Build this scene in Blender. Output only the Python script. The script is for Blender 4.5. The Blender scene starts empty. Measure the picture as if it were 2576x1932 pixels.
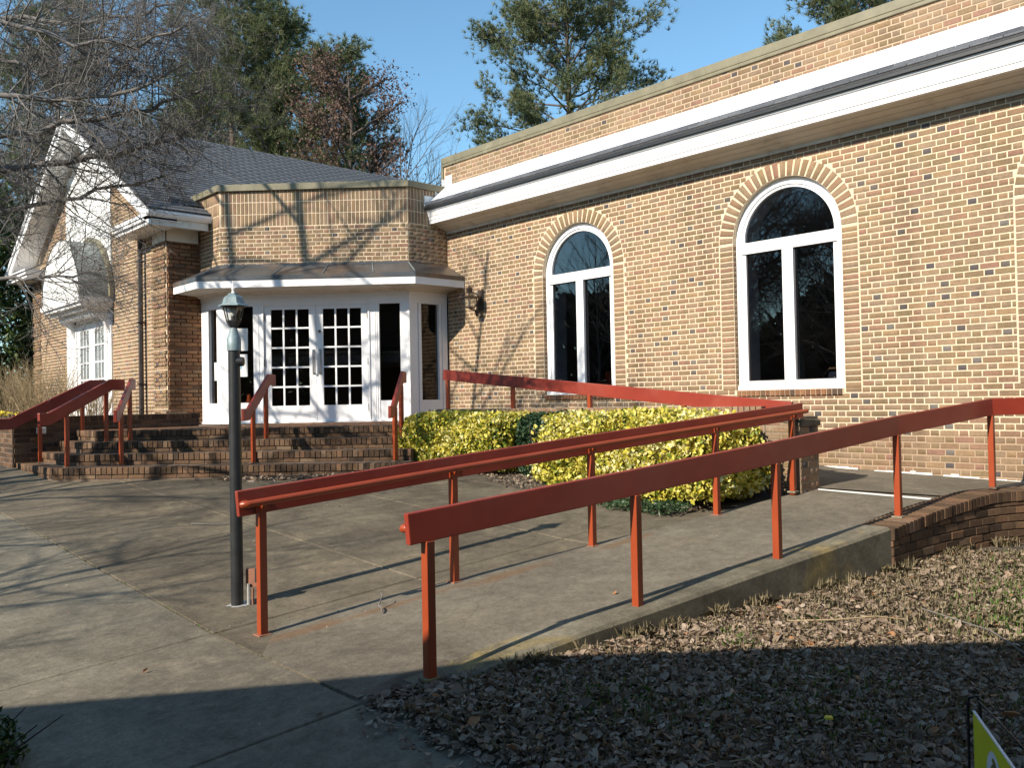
import bpy, bmesh, math, random
import numpy as np
from mathutils import Vector, Matrix

random.seed(7); RNG = np.random.default_rng(7)
SC = bpy.context.scene
COL = SC.collection

# ------------------------------------------------------------------ camera
# world axes: +X runs into the long brick wall, +Y runs along it away from the camera, Z up, metres
F_PX, YAW, PITCH, ROLL, EYE = 2180.0, math.radians(42.85), math.radians(1.06), 0.0191, 1.5
_fw = Vector((math.sin(YAW)*math.cos(PITCH), math.cos(YAW)*math.cos(PITCH), math.sin(PITCH)))
_r0 = Vector((math.cos(YAW), -math.sin(YAW), 0)); _u0 = _r0.cross(_fw)
CAM_R = _r0*math.cos(ROLL) - _u0*math.sin(ROLL)
CAM_U = _u0*math.cos(ROLL) + _r0*math.sin(ROLL)
CAM_F = _fw; CAM_P = Vector((0, 0, EYE))
cd = bpy.data.cameras.new('camera'); cam = bpy.data.objects.new('camera', cd); COL.objects.link(cam)
cd.sensor_fit = 'HORIZONTAL'; cd.sensor_width = 36.0; cd.lens = F_PX/2576*36.0
cd.clip_start = 0.05; cd.clip_end = 3000
m = Matrix.Identity(4)
for i in range(3):
    m[i][0] = CAM_R[i]; m[i][1] = CAM_U[i]; m[i][2] = -CAM_F[i]; m[i][3] = CAM_P[i]
cam.matrix_world = m
SC.camera = cam

# ------------------------------------------------------------------ sky, sun, exposure
SUN_TRAVEL = Vector((1.0, 0.0, -0.615)).normalized()
to_sun = -SUN_TRAVEL
W = bpy.data.worlds.new('World'); SC.world = W; W.use_nodes = True
nt = W.node_tree; nt.nodes.clear()
sky = nt.nodes.new('ShaderNodeTexSky'); sky.sky_type = 'NISHITA'; sky.sun_disc = False
sky.sun_elevation = math.asin(to_sun.z); sky.sun_rotation = math.atan2(to_sun.x, to_sun.y)
sky.altitude = 0; sky.air_density = 1.0; sky.dust_density = 0.1; sky.ozone_density = 6.0
bg = nt.nodes.new('ShaderNodeBackground'); bg.inputs['Strength'].default_value = 0.15
out = nt.nodes.new('ShaderNodeOutputWorld')
tint = nt.nodes.new('ShaderNodeMix'); tint.data_type = 'RGBA'; tint.blend_type = 'MULTIPLY'; tint.inputs[0].default_value = 1; tint.inputs[7].default_value = (1.08, 1.14, .94, 1)
nt.links.new(sky.outputs[0], tint.inputs[6]); nt.links.new(tint.outputs[2], bg.inputs[0]); nt.links.new(bg.outputs[0], out.inputs[0])
sl = bpy.data.lights.new('sun', 'SUN'); sl.energy = 5.0; sl.angle = math.radians(0.5); sl.color = (1.0, 0.90, 0.76)
so = bpy.data.objects.new('sun', sl); COL.objects.link(so)
so.rotation_mode = 'QUATERNION'; so.rotation_quaternion = SUN_TRAVEL.to_track_quat('-Z', 'Y'); so.location = (-8, -3, 12)
SC.view_settings.view_transform = 'Standard'; SC.view_settings.look = 'None'
SC.view_settings.gamma = 1; SC.view_settings.use_curve_mapping = False
SC.view_settings.exposure = 0.60

# ------------------------------------------------------------------ helpers: objects
BASE = {}
def thing(name, loc, label, cat, group=None):
    o = bpy.data.objects.new(name, None); COL.objects.link(o); o.empty_display_size = .2
    o.location = loc; BASE[o.name] = Vector(loc)
    o['label'] = label; o['category'] = cat
    if group: o['group'] = group
    return o
def adopt(o, parent):
    """child keeps world coordinates of its mesh"""
    if parent is not None:
        o.parent = parent
        b = BASE.get(parent.name, Vector((0, 0, 0)))
        o.matrix_parent_inverse = Matrix.Translation(-b)
    return o
def tag(o, label=None, cat=None, group=None, kind=None):
    if label: o['label'] = label
    if cat: o['category'] = cat
    if group: o['group'] = group
    if kind: o['kind'] = kind
    return o

class MB:
    """collects faces, links them as one mesh object"""
    def __init__(s): s.v = []; s.f = []; s.t = []; s.mi = []
    def add(s, vs, fs, tone=0.5, mi=0):
        o = len(s.v); s.v += [tuple(p) for p in vs]
        for f in fs: s.f.append([i+o for i in f]); s.t.append(tone); s.mi.append(mi)
    def quad(s, a, b, c, d, tone=.5, mi=0): s.add([a, b, c, d], [(0, 1, 2, 3)], tone, mi)
    def hexa(s, p, tone=.5, mi=0):
        """8 points: bottom 0-3 ccw, top 4-7"""
        s.add(p, [(0, 3, 2, 1), (4, 5, 6, 7), (0, 1, 5, 4), (1, 2, 6, 5), (2, 3, 7, 6), (3, 0, 4, 7)], tone, mi)
    def box(s, x0, x1, y0, y1, z0, z1, tone=.5, mi=0):
        if x1 < x0: x0, x1 = x1, x0
        if y1 < y0: y0, y1 = y1, y0
        s.hexa([(x0, y0, z0), (x1, y0, z0), (x1, y1, z0), (x0, y1, z0), (x0, y0, z1), (x1, y0, z1), (x1, y1, z1), (x0, y1, z1)], tone, mi)
    def obox(s, o, u, n, u0, u1, n0, n1, z0, z1, tone=.5, mi=0):
        """box in a frame: origin o, horizontal axes u and n"""
        o = Vector(o); u = Vector(u); n = Vector(n)
        P = lambda a, b, z: o + u*a + n*b + Vector((0, 0, z))
        pts = [P(u0, n0, z0), P(u1, n0, z0), P(u1, n1, z0), P(u0, n1, z0), P(u0, n0, z1), P(u1, n0, z1), P(u1, n1, z1), P(u0, n1, z1)]
        if u.cross(n).z < 0: pts = [pts[i] for i in (3, 2, 1, 0, 7, 6, 5, 4)]
        s.hexa(pts, tone, mi)
    def prism(s, poly, z0, z1, tone=.5, mi=0):
        n = len(poly)
        zf0 = z0 if callable(z0) else (lambda x, y: z0); zf1 = z1 if callable(z1) else (lambda x, y: z1)
        vs = [(x, y, zf0(x, y)) for x, y in poly] + [(x, y, zf1(x, y)) for x, y in poly]
        fs = [tuple(range(n-1, -1, -1)), tuple(range(n, 2*n))] + [(i, (i+1) % n, n+(i+1) % n, n+i) for i in range(n)]
        s.add(vs, fs, tone, mi)
    def extrude(s, prof, a, b, closed=True, caps=True, tone=.5, mi=0):
        """prof: list of offset vectors; swept from point a to point b"""
        a = Vector(a); b = Vector(b); n = len(prof)
        vs = [a+Vector(p) for p in prof] + [b+Vector(p) for p in prof]
        fs = [(i, (i+1) % n, n+(i+1) % n, n+i) for i in range(n if closed else n-1)]
        if caps and closed: fs += [tuple(range(n-1, -1, -1)), tuple(range(n, 2*n))]
        s.add(vs, fs, tone, mi)
    def sweep(s, prof2, path, up=Vector((0, 0, 1)), closed_prof=True, caps=True, tone=.5, mi=0):
        """prof2: (side, up) pairs swept along a path with mitred joints"""
        pts = [Vector(p) for p in path]; n = len(prof2); rings = []
        for i, p in enumerate(pts):
            d0 = (pts[i]-pts[i-1]).normalized() if i else (pts[1]-pts[0]).normalized()
            d1 = (pts[i+1]-pts[i]).normalized() if i < len(pts)-1 else d0
            sd0 = d0.cross(up).normalized(); sd1 = d1.cross(up).normalized()
            sd = (sd0+sd1).normalized(); k = 1/max(.3, sd.dot(sd0))
            t = (d0+d1).normalized(); u2 = sd.cross(t).normalized()
            rings.append([p + sd*(a*k) + u2*b for a, b in prof2])
        vs = [q for r in rings for q in r]; fs = []
        for i in range(len(rings)-1):
            for j in range(n if closed_prof else n-1):
                k = (j+1) % n; fs.append((i*n+j, i*n+k, (i+1)*n+k, (i+1)*n+j))
        if caps and closed_prof:
            fs += [tuple(range(n-1, -1, -1)), tuple(range((len(rings)-1)*n, len(rings)*n))]
        s.add(vs, fs, tone, mi)
    def tube(s, path, r, sides=8, tone=.5, mi=0, caps=True):
        pts = [Vector(p) for p in path]; rr = r if isinstance(r, (list, tuple)) else [r]*len(pts)
        pa = None; rings = []
        for i, p in enumerate(pts):
            d = (pts[min(i+1, len(pts)-1)] - pts[max(i-1, 0)]).normalized()
            if pa is None: pa = d.cross(Vector((0, 0, 1)) if abs(d.z) < .9 else Vector((1, 0, 0)))
            a = (pa - d*pa.dot(d)).normalized(); pa = a; b = d.cross(a).normalized()
            rings.append([p + (a*math.cos(2*math.pi*k/sides) + b*math.sin(2*math.pi*k/sides))*rr[i] for k in range(sides)])
        vs = [q for g in rings for q in g]; fs = []
        for i in range(len(rings)-1):
            for j in range(sides):
                k = (j+1) % sides; fs.append((i*sides+j, i*sides+k, (i+1)*sides+k, (i+1)*sides+j))
        if caps: fs += [tuple(range(sides-1, -1, -1)), tuple(range((len(rings)-1)*sides, len(rings)*sides))]
        s.add(vs, fs, tone, mi)
    def lathe(s, prof, c, sides=20, tone=.5, mi=0, rot=0.0):
        """prof: (radius, z) from bottom to top round the vertical through c"""
        c = Vector(c); n = sides; vs = []; fs = []
        for r, z in prof:
            for k in range(n):
                a = 2*math.pi*k/n + rot; vs.append((c.x+r*math.cos(a), c.y+r*math.sin(a), c.z+z))
        for i in range(len(prof)-1):
            for k in range(n): fs.append((i*n+k, i*n+(k+1) % n, (i+1)*n+(k+1) % n, (i+1)*n+k))
        fs += [tuple(range(n-1, -1, -1)), tuple(range((len(prof)-1)*n, len(prof)*n))]
        s.add(vs, fs, tone, mi)
    def build(s, name, mats, parent=None, smooth=False, bevel=0.0, fix=True):
        me = bpy.data.meshes.new(name); me.from_pydata(s.v, [], s.f)
        for mt in (mats if isinstance(mats, (list, tuple)) else [mats]): me.materials.append(mt)
        me.polygons.foreach_set('material_index', s.mi)
        at = me.attributes.new('tone', 'FLOAT', 'FACE'); at.data.foreach_set('value', np.array(s.t, dtype=np.float32))
        if fix:
            bm = bmesh.new(); bm.from_mesh(me); bmesh.ops.recalc_face_normals(bm, faces=bm.faces); bm.to_mesh(me); bm.free()
        if smooth: me.polygons.foreach_set('use_smooth', [True]*len(me.polygons))
        me.update()
        o = bpy.data.objects.new(name, me); COL.objects.link(o)
        if bevel:
            b = o.modifiers.new('bevel', 'BEVEL'); b.width = bevel; b.segments = 2; b.limit_method = 'ANGLE'; b.angle_limit = math.radians(40)
        if smooth:
            try: me.set_sharp_from_angle(angle=math.radians(40))
            except Exception: pass
        return adopt(o, parent)

def np_mesh(name, verts, faces, tones, mats, parent=None, mi=None, smooth=False):
    """faces: (N,k) int array all the same size; tones per face"""
    verts = np.asarray(verts, dtype=np.float32); faces = np.asarray(faces, dtype=np.int32)
    me = bpy.data.meshes.new(name); N, k = faces.shape
    me.vertices.add(len(verts)); me.vertices.foreach_set('co', verts.ravel())
    me.loops.add(N*k); me.loops.foreach_set('vertex_index', faces.ravel())
    me.polygons.add(N); me.polygons.foreach_set('loop_start', np.arange(0, N*k, k, dtype=np.int32))
    try: me.polygons.foreach_set('loop_total', np.full(N, k, dtype=np.int32))
    except Exception: pass
    for mt in (mats if isinstance(mats, (list, tuple)) else [mats]): me.materials.append(mt)
    if mi is not None: me.polygons.foreach_set('material_index', np.asarray(mi, dtype=np.int32))
    at = me.attributes.new('tone', 'FLOAT', 'FACE'); at.data.foreach_set('value', np.asarray(tones, dtype=np.float32))
    if smooth: me.polygons.foreach_set('use_smooth', np.ones(N, dtype=bool))
    me.update(calc_edges=True); me.validate()
    o = bpy.data.objects.new(name, me); COL.objects.link(o)
    return adopt(o, parent)

# ------------------------------------------------------------------ helpers: small laid pieces (bricks, shingles)
def project(p):
    d = Vector(p)-CAM_P; z = d.dot(CAM_F)
    if z < .3: return None
    return (1288+F_PX*d.dot(CAM_R)/z, 966-F_PX*d.dot(CAM_U)/z, z)
class Pieces:
    """laid pieces of one kind on one thing: the 300 that show largest become objects, the rest one part"""
    QF = [(0, 1, 2, 3), (4, 5, 1, 0), (5, 6, 2, 1), (6, 7, 3, 2), (7, 4, 0, 3), (8, 9, 5, 4), (9, 10, 6, 5), (10, 11, 7, 6), (11, 8, 4, 7)]
    def __init__(s, name, rest, mat, cap=300, chamfer=.004): s.name = name; s.rest = rest; s.mat = mat; s.cap = cap; s.c = chamfer; s.L = []
    def add(s, c, u, v, n, w, h, d, tone, parent, w2=None):
        s.L.append((Vector(c), Vector(u), Vector(v), Vector(n), w, h, d, tone, parent, w if w2 is None else w2))
    def local(s, w, h, d, w2):
        c = s.c; V = []
        for (dc, z) in ((c, d), (0, d-c), (0, 0)):
            V += [(-w/2+dc, -h/2+dc, z), (w/2-dc, -h/2+dc, z), (w2/2-dc, h/2-dc, z), (-w2/2+dc, h/2-dc, z)]
        return V
    def finish(s):
        sc = []
        for i, (c, u, v, n, w, h, d, t, p, w2) in enumerate(s.L):
            q = project(c+n*d); k = 0
            if q and -20 < q[0] < 2596 and -20 < q[1] < 1952:
                vd = (CAM_P-c).normalized(); k = w*h*max(0, vd.dot(n))/q[2]**2
            sc.append(k)
        order = sorted(range(len(s.L)), key=lambda i: -sc[i])
        singles = [i for i in order[:s.cap] if sc[i] > 0]; ss = set(singles)
        cache = {}
        for i in singles:
            c, u, v, n, w, h, d, t, p, w2 = s.L[i]
            key = (round(w*250), round(h*250), round(d*400), round(t*40), round(w2*250))
            me = cache.get(key)
            if me is None:
                me = bpy.data.meshes.new(s.name); me.from_pydata(s.local(w, h, d, w2), [], s.QF); me.materials.append(s.mat)
                at = me.attributes.new('tone', 'FLOAT', 'FACE'); at.data.foreach_set('value', np.full(9, t, dtype=np.float32)); cache[key] = me
            o = bpy.data.objects.new(s.name, me); COL.objects.link(o)
            M = Matrix(((u.x, v.x, n.x, c.x), (u.y, v.y, n.y, c.y), (u.z, v.z, n.z, c.z), (0, 0, 0, 1)))
            adopt(o, p); o.matrix_basis = M
        byp = {}
        for i in range(len(s.L)):
            if i not in ss: byp.setdefault(s.L[i][8].name, []).append(i)
        for pn, ids in byp.items():
            V = []; T = []
            for i in ids:
                c, u, v, n, w, h, d, t, p, w2 = s.L[i]
                for (a, b, e) in s.local(w, h, d, w2): V.append(c+u*a+v*b+n*e)
                T += [t]*9
            fb = np.array(s.QF, dtype=np.int32)
            Fa = (fb[None]+12*np.arange(len(ids))[:, None, None]).reshape(-1, 4)
            o = np_mesh(s.rest, np.array([tuple(q) for q in V]), Fa, T, s.mat, s.L[ids[0]][8]); o['kind'] = 'stuff'
        return len(singles), len(s.L)

def brick_tone(header=False, dark=.16):
    if header and random.random() < dark: return random.choice((.915, .945, .975))
    return random.random()*.9
COURSE = .0677
def lay_wall(P, parent, o, u, n, u0, u1, z0, z1, holes=None, bond='flemish', depth=.005, clipz=None, dark=.16, zoff=0.0, off=0.0, joint=.0132, skip=None):
    """bricks on the plane through o spanned by u and Z; holes(zmid)-> list of (a,b) intervals with no brick"""
    o = Vector(o); u = Vector(u); n = Vector(n); Z = Vector((0, 0, 1))
    r0 = math.floor((z0-zoff)/COURSE); r1 = math.ceil((z1-zoff)/COURSE)
    for r in range(r0, r1):
        a0 = max(zoff+r*COURSE, z0); a1 = min(zoff+(r+1)*COURSE, z1)
        if a1-a0 < .03: continue
        h = a1-a0-joint; zm = (a0+a1)/2
        seq = []
        if bond == 'flemish':
            pos = -.288*((r % 2)*.5) + u0 - .3 + random.uniform(-.006, .006); k = 0
            while pos < u1:
                w = .1925 if k % 2 == 0 else .0955
                seq.append((pos, pos+w, k % 2)); pos += w; k += 1
        else:
            pos = u0-.3-(.1*(r % 2)) + random.uniform(-.006, .006)
            while pos < u1: seq.append((pos, pos+.205, 0)); pos += .205
        hs = holes(zm) if holes else []
        lim = clipz(zm) if clipz else (u0, u1)
        for a, b, hd in seq:
            segs = [(max(a, u0, lim[0]), min(b, u1, lim[1]))]
            for (p, q) in hs:
                ns = []
                for (x, y) in segs:
                    if q <= x or p >= y: ns.append((x, y)); continue
                    if p > x: ns.append((x, p))
                    if q < y: ns.append((q, y))
                segs = ns
            for (x, y) in segs:
                w = y-x-joint
                if w < .022: continue
                if skip and skip((x+y)/2, zm): continue
                P.add(o+u*((x+y)/2)+Z*(zm+random.uniform(-.0012, .0012))+n*off, u, Z, n, w, h, depth+random.uniform(-.0015, .002), brick_tone(hd == 1, dark), parent)
# ------------------------------------------------------------------ materials
MATS = {}
def nodes(name):
    mt = bpy.data.materials.new(name); mt.use_nodes = True; t = mt.node_tree
    return mt, t, t.nodes['Principled BSDF'], t.nodes.new, t.links.new
def noise(N, L, src, scale, detail=5, rough=.6, dist=0.0):
    n = N('ShaderNodeTexNoise'); n.inputs['Scale'].default_value = scale; n.inputs['Detail'].default_value = detail
    n.inputs['Roughness'].default_value = rough; n.inputs['Distortion'].default_value = dist
    L(src, n.inputs['Vector']); return n.outputs['Fac']
def ramp(N, L, src, stops, interp='LINEAR'):
    r = N('ShaderNodeValToRGB'); cr = r.color_ramp; cr.interpolation = interp
    while len(cr.elements) < len(stops): cr.elements.new(.5)
    for e, (p, c) in zip(cr.elements, stops):
        e.position = p; e.color = (c[0], c[1], c[2], 1) if isinstance(c, (tuple, list)) else (c, c, c, 1)
    L(src, r.inputs['Fac']); return r.outputs['Color']
def mix(N, L, fac, a, b, mode='MIX'):
    x = N('ShaderNodeMix'); x.data_type = 'RGBA'; x.blend_type = mode
    for sock, val in ((x.inputs['Factor'], fac), (x.inputs['A'], a), (x.inputs['B'], b)):
        pass
    ins = {'f': x.inputs[0], 'a': x.inputs[6], 'b': x.inputs[7]}
    for key, val in (('f', fac), ('a', a), ('b', b)):
        if hasattr(val, 'is_linked') or hasattr(val, 'links'): L(val, ins[key])
        elif key == 'f': ins[key].default_value = val
        else: ins[key].default_value = (val[0], val[1], val[2], 1)
    return x.outputs[2]
def bump(N, L, B, h, strength=.3, dist=.01):
    b = N('ShaderNodeBump'); b.inputs['Strength'].default_value = strength; b.inputs['Distance'].default_value = dist
    L(h, b.inputs['Height']); L(b.outputs[0], B.inputs['Normal'])
def coords(N): return N('ShaderNodeTexCoord').outputs['Object']
def position(N): return N('ShaderNodeNewGeometry').outputs['Position']
def attr(N, name='tone'):
    a = N('ShaderNodeAttribute'); a.attribute_name = name; return a.outputs['Fac']
def basic(name, col, rough=.6, var=.12, scale=6, metal=0.0, bumps=0.0, spec=.5, dirt=None):
    mt, t, B, N, L = nodes(name); P = position(N)
    f = noise(N, L, P, scale, 6)
    lo = tuple(c*(1-var) for c in col); hi = tuple(min(1, c*(1+var)) for c in col)
    c = ramp(N, L, f, [(.3, lo), (.7, hi)])
    if dirt:
        f2 = noise(N, L, P, dirt[1], 8, .7); msk = ramp(N, L, f2, [(dirt[2], 0.0), (dirt[2]+.12, 1.0)])
        mul = N('ShaderNodeMath'); mul.operation = 'MULTIPLY'; L(msk, mul.inputs[0]); mul.inputs[1].default_value = dirt[3]
        c = mix(N, L, mul.outputs[0], c, dirt[0])
    L(c, B.inputs['Base Color']); B.inputs['Roughness'].default_value = rough; B.inputs['Metallic'].default_value = metal
    B.inputs['Specular IOR Level'].default_value = spec
    if bumps: bump(N, L, B, noise(N, L, P, scale*8, 4), bumps, .004)
    MATS[name] = mt; return mt

def brick_mat(name, stops, fleck=.25):
    mt, t, B, N, L = nodes(name); P = position(N); tn = attr(N)
    c = ramp(N, L, tn, stops, 'CONSTANT')
    f = noise(N, L, P, 38, 5, .7); g = noise(N, L, P, 9, 3)
    k = ramp(N, L, f, [(.25, 1-fleck), (.75, 1+fleck*.6)])
    c = mix(N, L, 1.0, c, k, 'MULTIPLY')
    k2 = ramp(N, L, g, [(.3, (.86, .88, .84)), (.7, (1.08, 1.03, 1.0))])
    c = mix(N, L, 1.0, c, k2, 'MULTIPLY')
    big = noise(N, L, P, .55, 5, .6); c = mix(N, L, 1.0, c, ramp(N, L, big, [(.30, (.80, .80, .80)), (.52, (1.0, 1.0, 1.0)), (.75, (1.13, 1.10, 1.06))]), 'MULTIPLY')
    mp = N('ShaderNodeMapping'); mp.inputs['Scale'].default_value = (2.4, 2.4, .22); L(P, mp.inputs[0]); run = noise(N, L, mp.outputs[0], 1.0, 5, .6)
    c = mix(N, L, 1.0, c, ramp(N, L, run, [(.34, (.78, .77, .75)), (.5, (1, 1, 1))]), 'MULTIPLY')
    L(c, B.inputs['Base Color']); B.inputs['Roughness'].default_value = .85; B.inputs['Specular IOR Level'].default_value = .25
    bump(N, L, B, f, .35, .003)
    MATS[name] = mt; return mt
BROWNS = [(0, (.262, .180, .115)), (.1, (.295, .205, .132)), (.2, (.235, .164, .098)), (.3, (.272, .174, .110)), (.4, (.255, .182, .124)),
          (.5, (.30, .215, .145)), (.6, (.282, .172, .116)), (.7, (.24, .175, .102)), (.8, (.31, .208, .122)), (.87, (.275, .158, .115)),
          (.9, (.125, .110, .10)), (.93, (.165, .148, .136)), (.96, (.10, .087, .09))]
brick_mat('brick_tan', BROWNS)
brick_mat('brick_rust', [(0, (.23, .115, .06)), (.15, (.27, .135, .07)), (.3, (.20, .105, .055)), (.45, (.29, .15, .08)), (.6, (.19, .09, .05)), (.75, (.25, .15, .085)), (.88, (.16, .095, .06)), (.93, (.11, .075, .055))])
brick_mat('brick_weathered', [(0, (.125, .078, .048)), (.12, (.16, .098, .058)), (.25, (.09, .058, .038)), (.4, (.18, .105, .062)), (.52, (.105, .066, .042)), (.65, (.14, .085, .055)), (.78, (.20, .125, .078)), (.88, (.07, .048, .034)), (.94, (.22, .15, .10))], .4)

# mortar: cream, turning to brown smears low on the wall beside the landing
mt, t, B, N, L = nodes('mortar_cream'); P = position(N)
f = noise(N, L, P, 30, 5); c = ramp(N, L, f, [(.3, (.54, .43, .30)), (.7, (.68, .56, .40))])
sx = N('ShaderNodeSeparateXYZ'); L(P, sx.inputs[0]); nz = noise(N, L, P, 3.5, 4)
ad = N('ShaderNodeMath'); ad.operation = 'MULTIPLY_ADD'; L(nz, ad.inputs[0]); ad.inputs[1].default_value = .22; L(sx.outputs['Z'], ad.inputs[2])
mk = N('ShaderNodeMapRange'); L(ad.outputs[0], mk.inputs[0]); mk.inputs[1].default_value = 1.20; mk.inputs[2].default_value = 1.12; mk.inputs[3].default_value = 0; mk.inputs[4].default_value = .85
c = mix(N, L, mk.outputs[0], c, (.31, .215, .14))
m2_ = N('ShaderNodeMapRange'); L(ad.outputs[0], m2_.inputs[0]); m2_.inputs[1].default_value = 5.2; m2_.inputs[2].default_value = 5.3; m2_.inputs[3].default_value = 0; m2_.inputs[4].default_value = .6
c = mix(N, L, m2_.outputs[0], c, (.36, .26, .175))
L(c, B.inputs['Base Color']); B.inputs['Roughness'].default_value = .95; bump(N, L, B, f, .4, .004); MATS['mortar_cream'] = mt
basic('mortar_grey', (.26, .20, .14), .95, .25, 14, bumps=.3)
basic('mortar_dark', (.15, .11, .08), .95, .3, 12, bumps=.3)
basic('white_paint', (.80, .80, .80), .5, .03, 5, dirt=((.55, .52, .46), 3.0, .63, .35))
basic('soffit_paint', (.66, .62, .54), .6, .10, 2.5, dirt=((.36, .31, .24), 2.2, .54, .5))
basic('panel_white', (.78, .78, .76), .55, .03, 4)
basic('coping_bronze', (.185, .165, .105), .5, .18, 5, spec=.4, dirt=((.30, .28, .2), 4, .6, .5))
basic('roof_copper', (.115, .12, .125), .32, .35, 1.3, metal=.55, dirt=((.24, .16, .11), 1.2, .50, .7))
basic('lead_grey', (.24, .27, .27), .55, .25, 2.0, metal=.25, dirt=((.12, .13, .13), 2, .55, .6))
basic('shingle_edge', (.075, .075, .078), .9, .3, 20, bumps=.5)
mt, t, B, N, L = nodes('shingle'); P = position(N); c = ramp(N, L, attr(N), [(0, (.060, .064, .074)), (.5, (.085, .09, .10)), (1, (.12, .125, .135))])
f = noise(N, L, P, 60, 3); c = mix(N, L, 1.0, c, ramp(N, L, f, [(.3, .7), (.7, 1.3)]), 'MULTIPLY')
L(c, B.inputs['Base Color']); B.inputs['Roughness'].default_value = .9; bump(N, L, B, f, .5, .004); MATS['shingle'] = mt

# red railing paint: a coat that has faded and chipped in places
mt, t, B, N, L = nodes('rail_red'); P = position(N)
f = noise(N, L, P, 4, 5); c = ramp(N, L, f, [(.3, (.265, .044, .013)), (.7, (.32, .058, .018))])
g = noise(N, L, P, 55, 6, .75); c = mix(N, L, ramp(N, L, g, [(.70, 0.0), (.74, .7)]), c, (.20, .09, .06))
L(c, B.inputs['Base Color']); B.inputs['Roughness'].default_value = .33; B.inputs['Specular IOR Level'].default_value = .55
bump(N, L, B, noise(N, L, P, 25, 4), .12, .004); MATS['rail_red'] = mt
mt, t, B, N, L = nodes('rail_wood'); P = position(N)
f = noise(N, L, P, 4, 5); c = ramp(N, L, f, [(.3, (.21, .024, .012)), (.7, (.27, .034, .016))])
mp = N('ShaderNodeMapping'); mp.inputs['Scale'].default_value = (3, 3, 60); L(P, mp.inputs[0]); gr = noise(N, L, mp.outputs[0], 2.5, 6, .6)
c = mix(N, L, ramp(N, L, gr, [(.62, 0.0), (.72, .35)]), c, (.20, .035, .022))
fd = noise(N, L, P, 1.3, 5, .65); c = mix(N, L, ramp(N, L, fd, [(.48, 0.0), (.72, .55)]), c, (.30, .085, .055))
ch_ = noise(N, L, P, 42, 6, .8); c = mix(N, L, ramp(N, L, ch_, [(.69, 0.0), (.72, .8)]), c, (.17, .11, .08))
L(c, B.inputs['Base Color']); B.inputs['Roughness'].default_value = .45; bump(N, L, B, gr, .14, .004); MATS['rail_wood'] = mt

# concrete
def concrete(name, lo, hi, stain, warm, rust=None, stainlim=.5):
    mt, t, B, N, L = nodes(name); P = position(N)
    big = noise(N, L, P, .75, 6, .62, .3); mid = noise(N, L, P, 3.2, 6, .65); fine = noise(N, L, P, 110, 3, .6); sp = noise(N, L, P, 240, 2)
    c = ramp(N, L, mid, [(.28, lo), (.72, hi)])
    c = mix(N, L, ramp(N, L, big, [(stainlim-.08, 0.0), (stainlim+.12, .75)]), c, stain)
    w = noise(N, L, P, 1.7, 5, .7, .6); c = mix(N, L, ramp(N, L, w, [(.56, 0.0), (.68, .55)]), c, warm)
    c = mix(N, L, 1.0, c, ramp(N, L, fine, [(.25, .80), (.75, 1.2)]), 'MULTIPLY')
    for sc_, am in ((9, .20), (27, .16), (62, .16)): c = mix(N, L, 1.0, c, ramp(N, L, noise(N, L, P, sc_, 4, .65), [(.3, 1-am), (.7, 1+am)]), 'MULTIPLY')
    c = mix(N, L, ramp(N, L, sp, [(.70, 0.0), (.78, .7)]), c, (.42, .37, .29))
    pit = noise(N, L, P, 150, 2, .5); c = mix(N, L, ramp(N, L, pit, [(.68, 0.0), (.74, .65)]), c, (.05, .042, .033))
    wn = N('ShaderNodeTexNoise'); wn.inputs['Scale'].default_value = 1.6; wn.inputs['Detail'].default_value = 4; L(P, wn.inputs['Vector'])
    wv = N('ShaderNodeVectorMath'); wv.operation = 'MULTIPLY_ADD'; L(wn.outputs['Color'], wv.inputs[0]); wv.inputs[1].default_value = (.5, .5, 0); L(P, wv.inputs[2])
    vo = N('ShaderNodeTexVoronoi'); vo.feature = 'DISTANCE_TO_EDGE'; vo.inputs['Scale'].default_value = .33; L(wv.outputs[0], vo.inputs['Vector'])
    c = mix(N, L, ramp(N, L, vo.outputs['Distance'], [(.0008, .22), (.0022, 0.0)]), c, (.04, .034, .027))
    st_ = noise(N, L, P, 5.5, 7, .75, 1.2); c = mix(N, L, ramp(N, L, st_, [(.60, 0.0), (.72, .5)]), c, stain)
    if rust:
        for (x, y, rx, ry) in rust:
            sub = N('ShaderNodeVectorMath'); sub.operation = 'SUBTRACT'; L(P, sub.inputs[0]); sub.inputs[1].default_value = (x, y, 0)
            ml = N('ShaderNodeVectorMath'); ml.operation = 'MULTIPLY'; L(sub.outputs[0], ml.inputs[0]); ml.inputs[1].default_value = (1/rx, 1/ry, 0)
            ln = N('ShaderNodeVectorMath'); ln.operation = 'LENGTH'; L(ml.outputs[0], ln.inputs[0])
            aa = N('ShaderNodeMath'); aa.operation = 'MULTIPLY_ADD'; L(mid, aa.inputs[0]); aa.inputs[1].default_value = .9; L(ln.outputs['Value'], aa.inputs[2])
            c = mix(N, L, ramp(N, L, aa.outputs[0], [(.6, .55), (1.3, 0.0)]), c, (.17, .088, .04))
    L(c, B.inputs['Base Color']); B.inputs['Roughness'].default_value = .92; B.inputs['Specular IOR Level'].default_value = .2
    bump(N, L, B, fine, .35, .003); MATS[name] = mt; return mt
concrete('concrete_plaza', (.120, .100, .070), (.168, .140, .098), (.062, .050, .036), (.22, .178, .112))
concrete('concrete_walk', (.150, .132, .098), (.20, .178, .132), (.100, .087, .066), (.235, .20, .145))
concrete('concrete_ramp', (.145, .125, .094), (.185, .162, .122), (.105, .090, .068), (.195, .162, .112),
         rust=[(2.6, 4.62, .75, .16), (4.1, 4.5, .9, .16), (5.3, 4.42, .8, .14), (3.2, 4.58, 1.4, .10)])
concrete('concrete_kerb', (.135, .12, .085), (.215, .19, .138), (.05, .042, .03), (.30, .22, .075), stainlim=.48)
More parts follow.
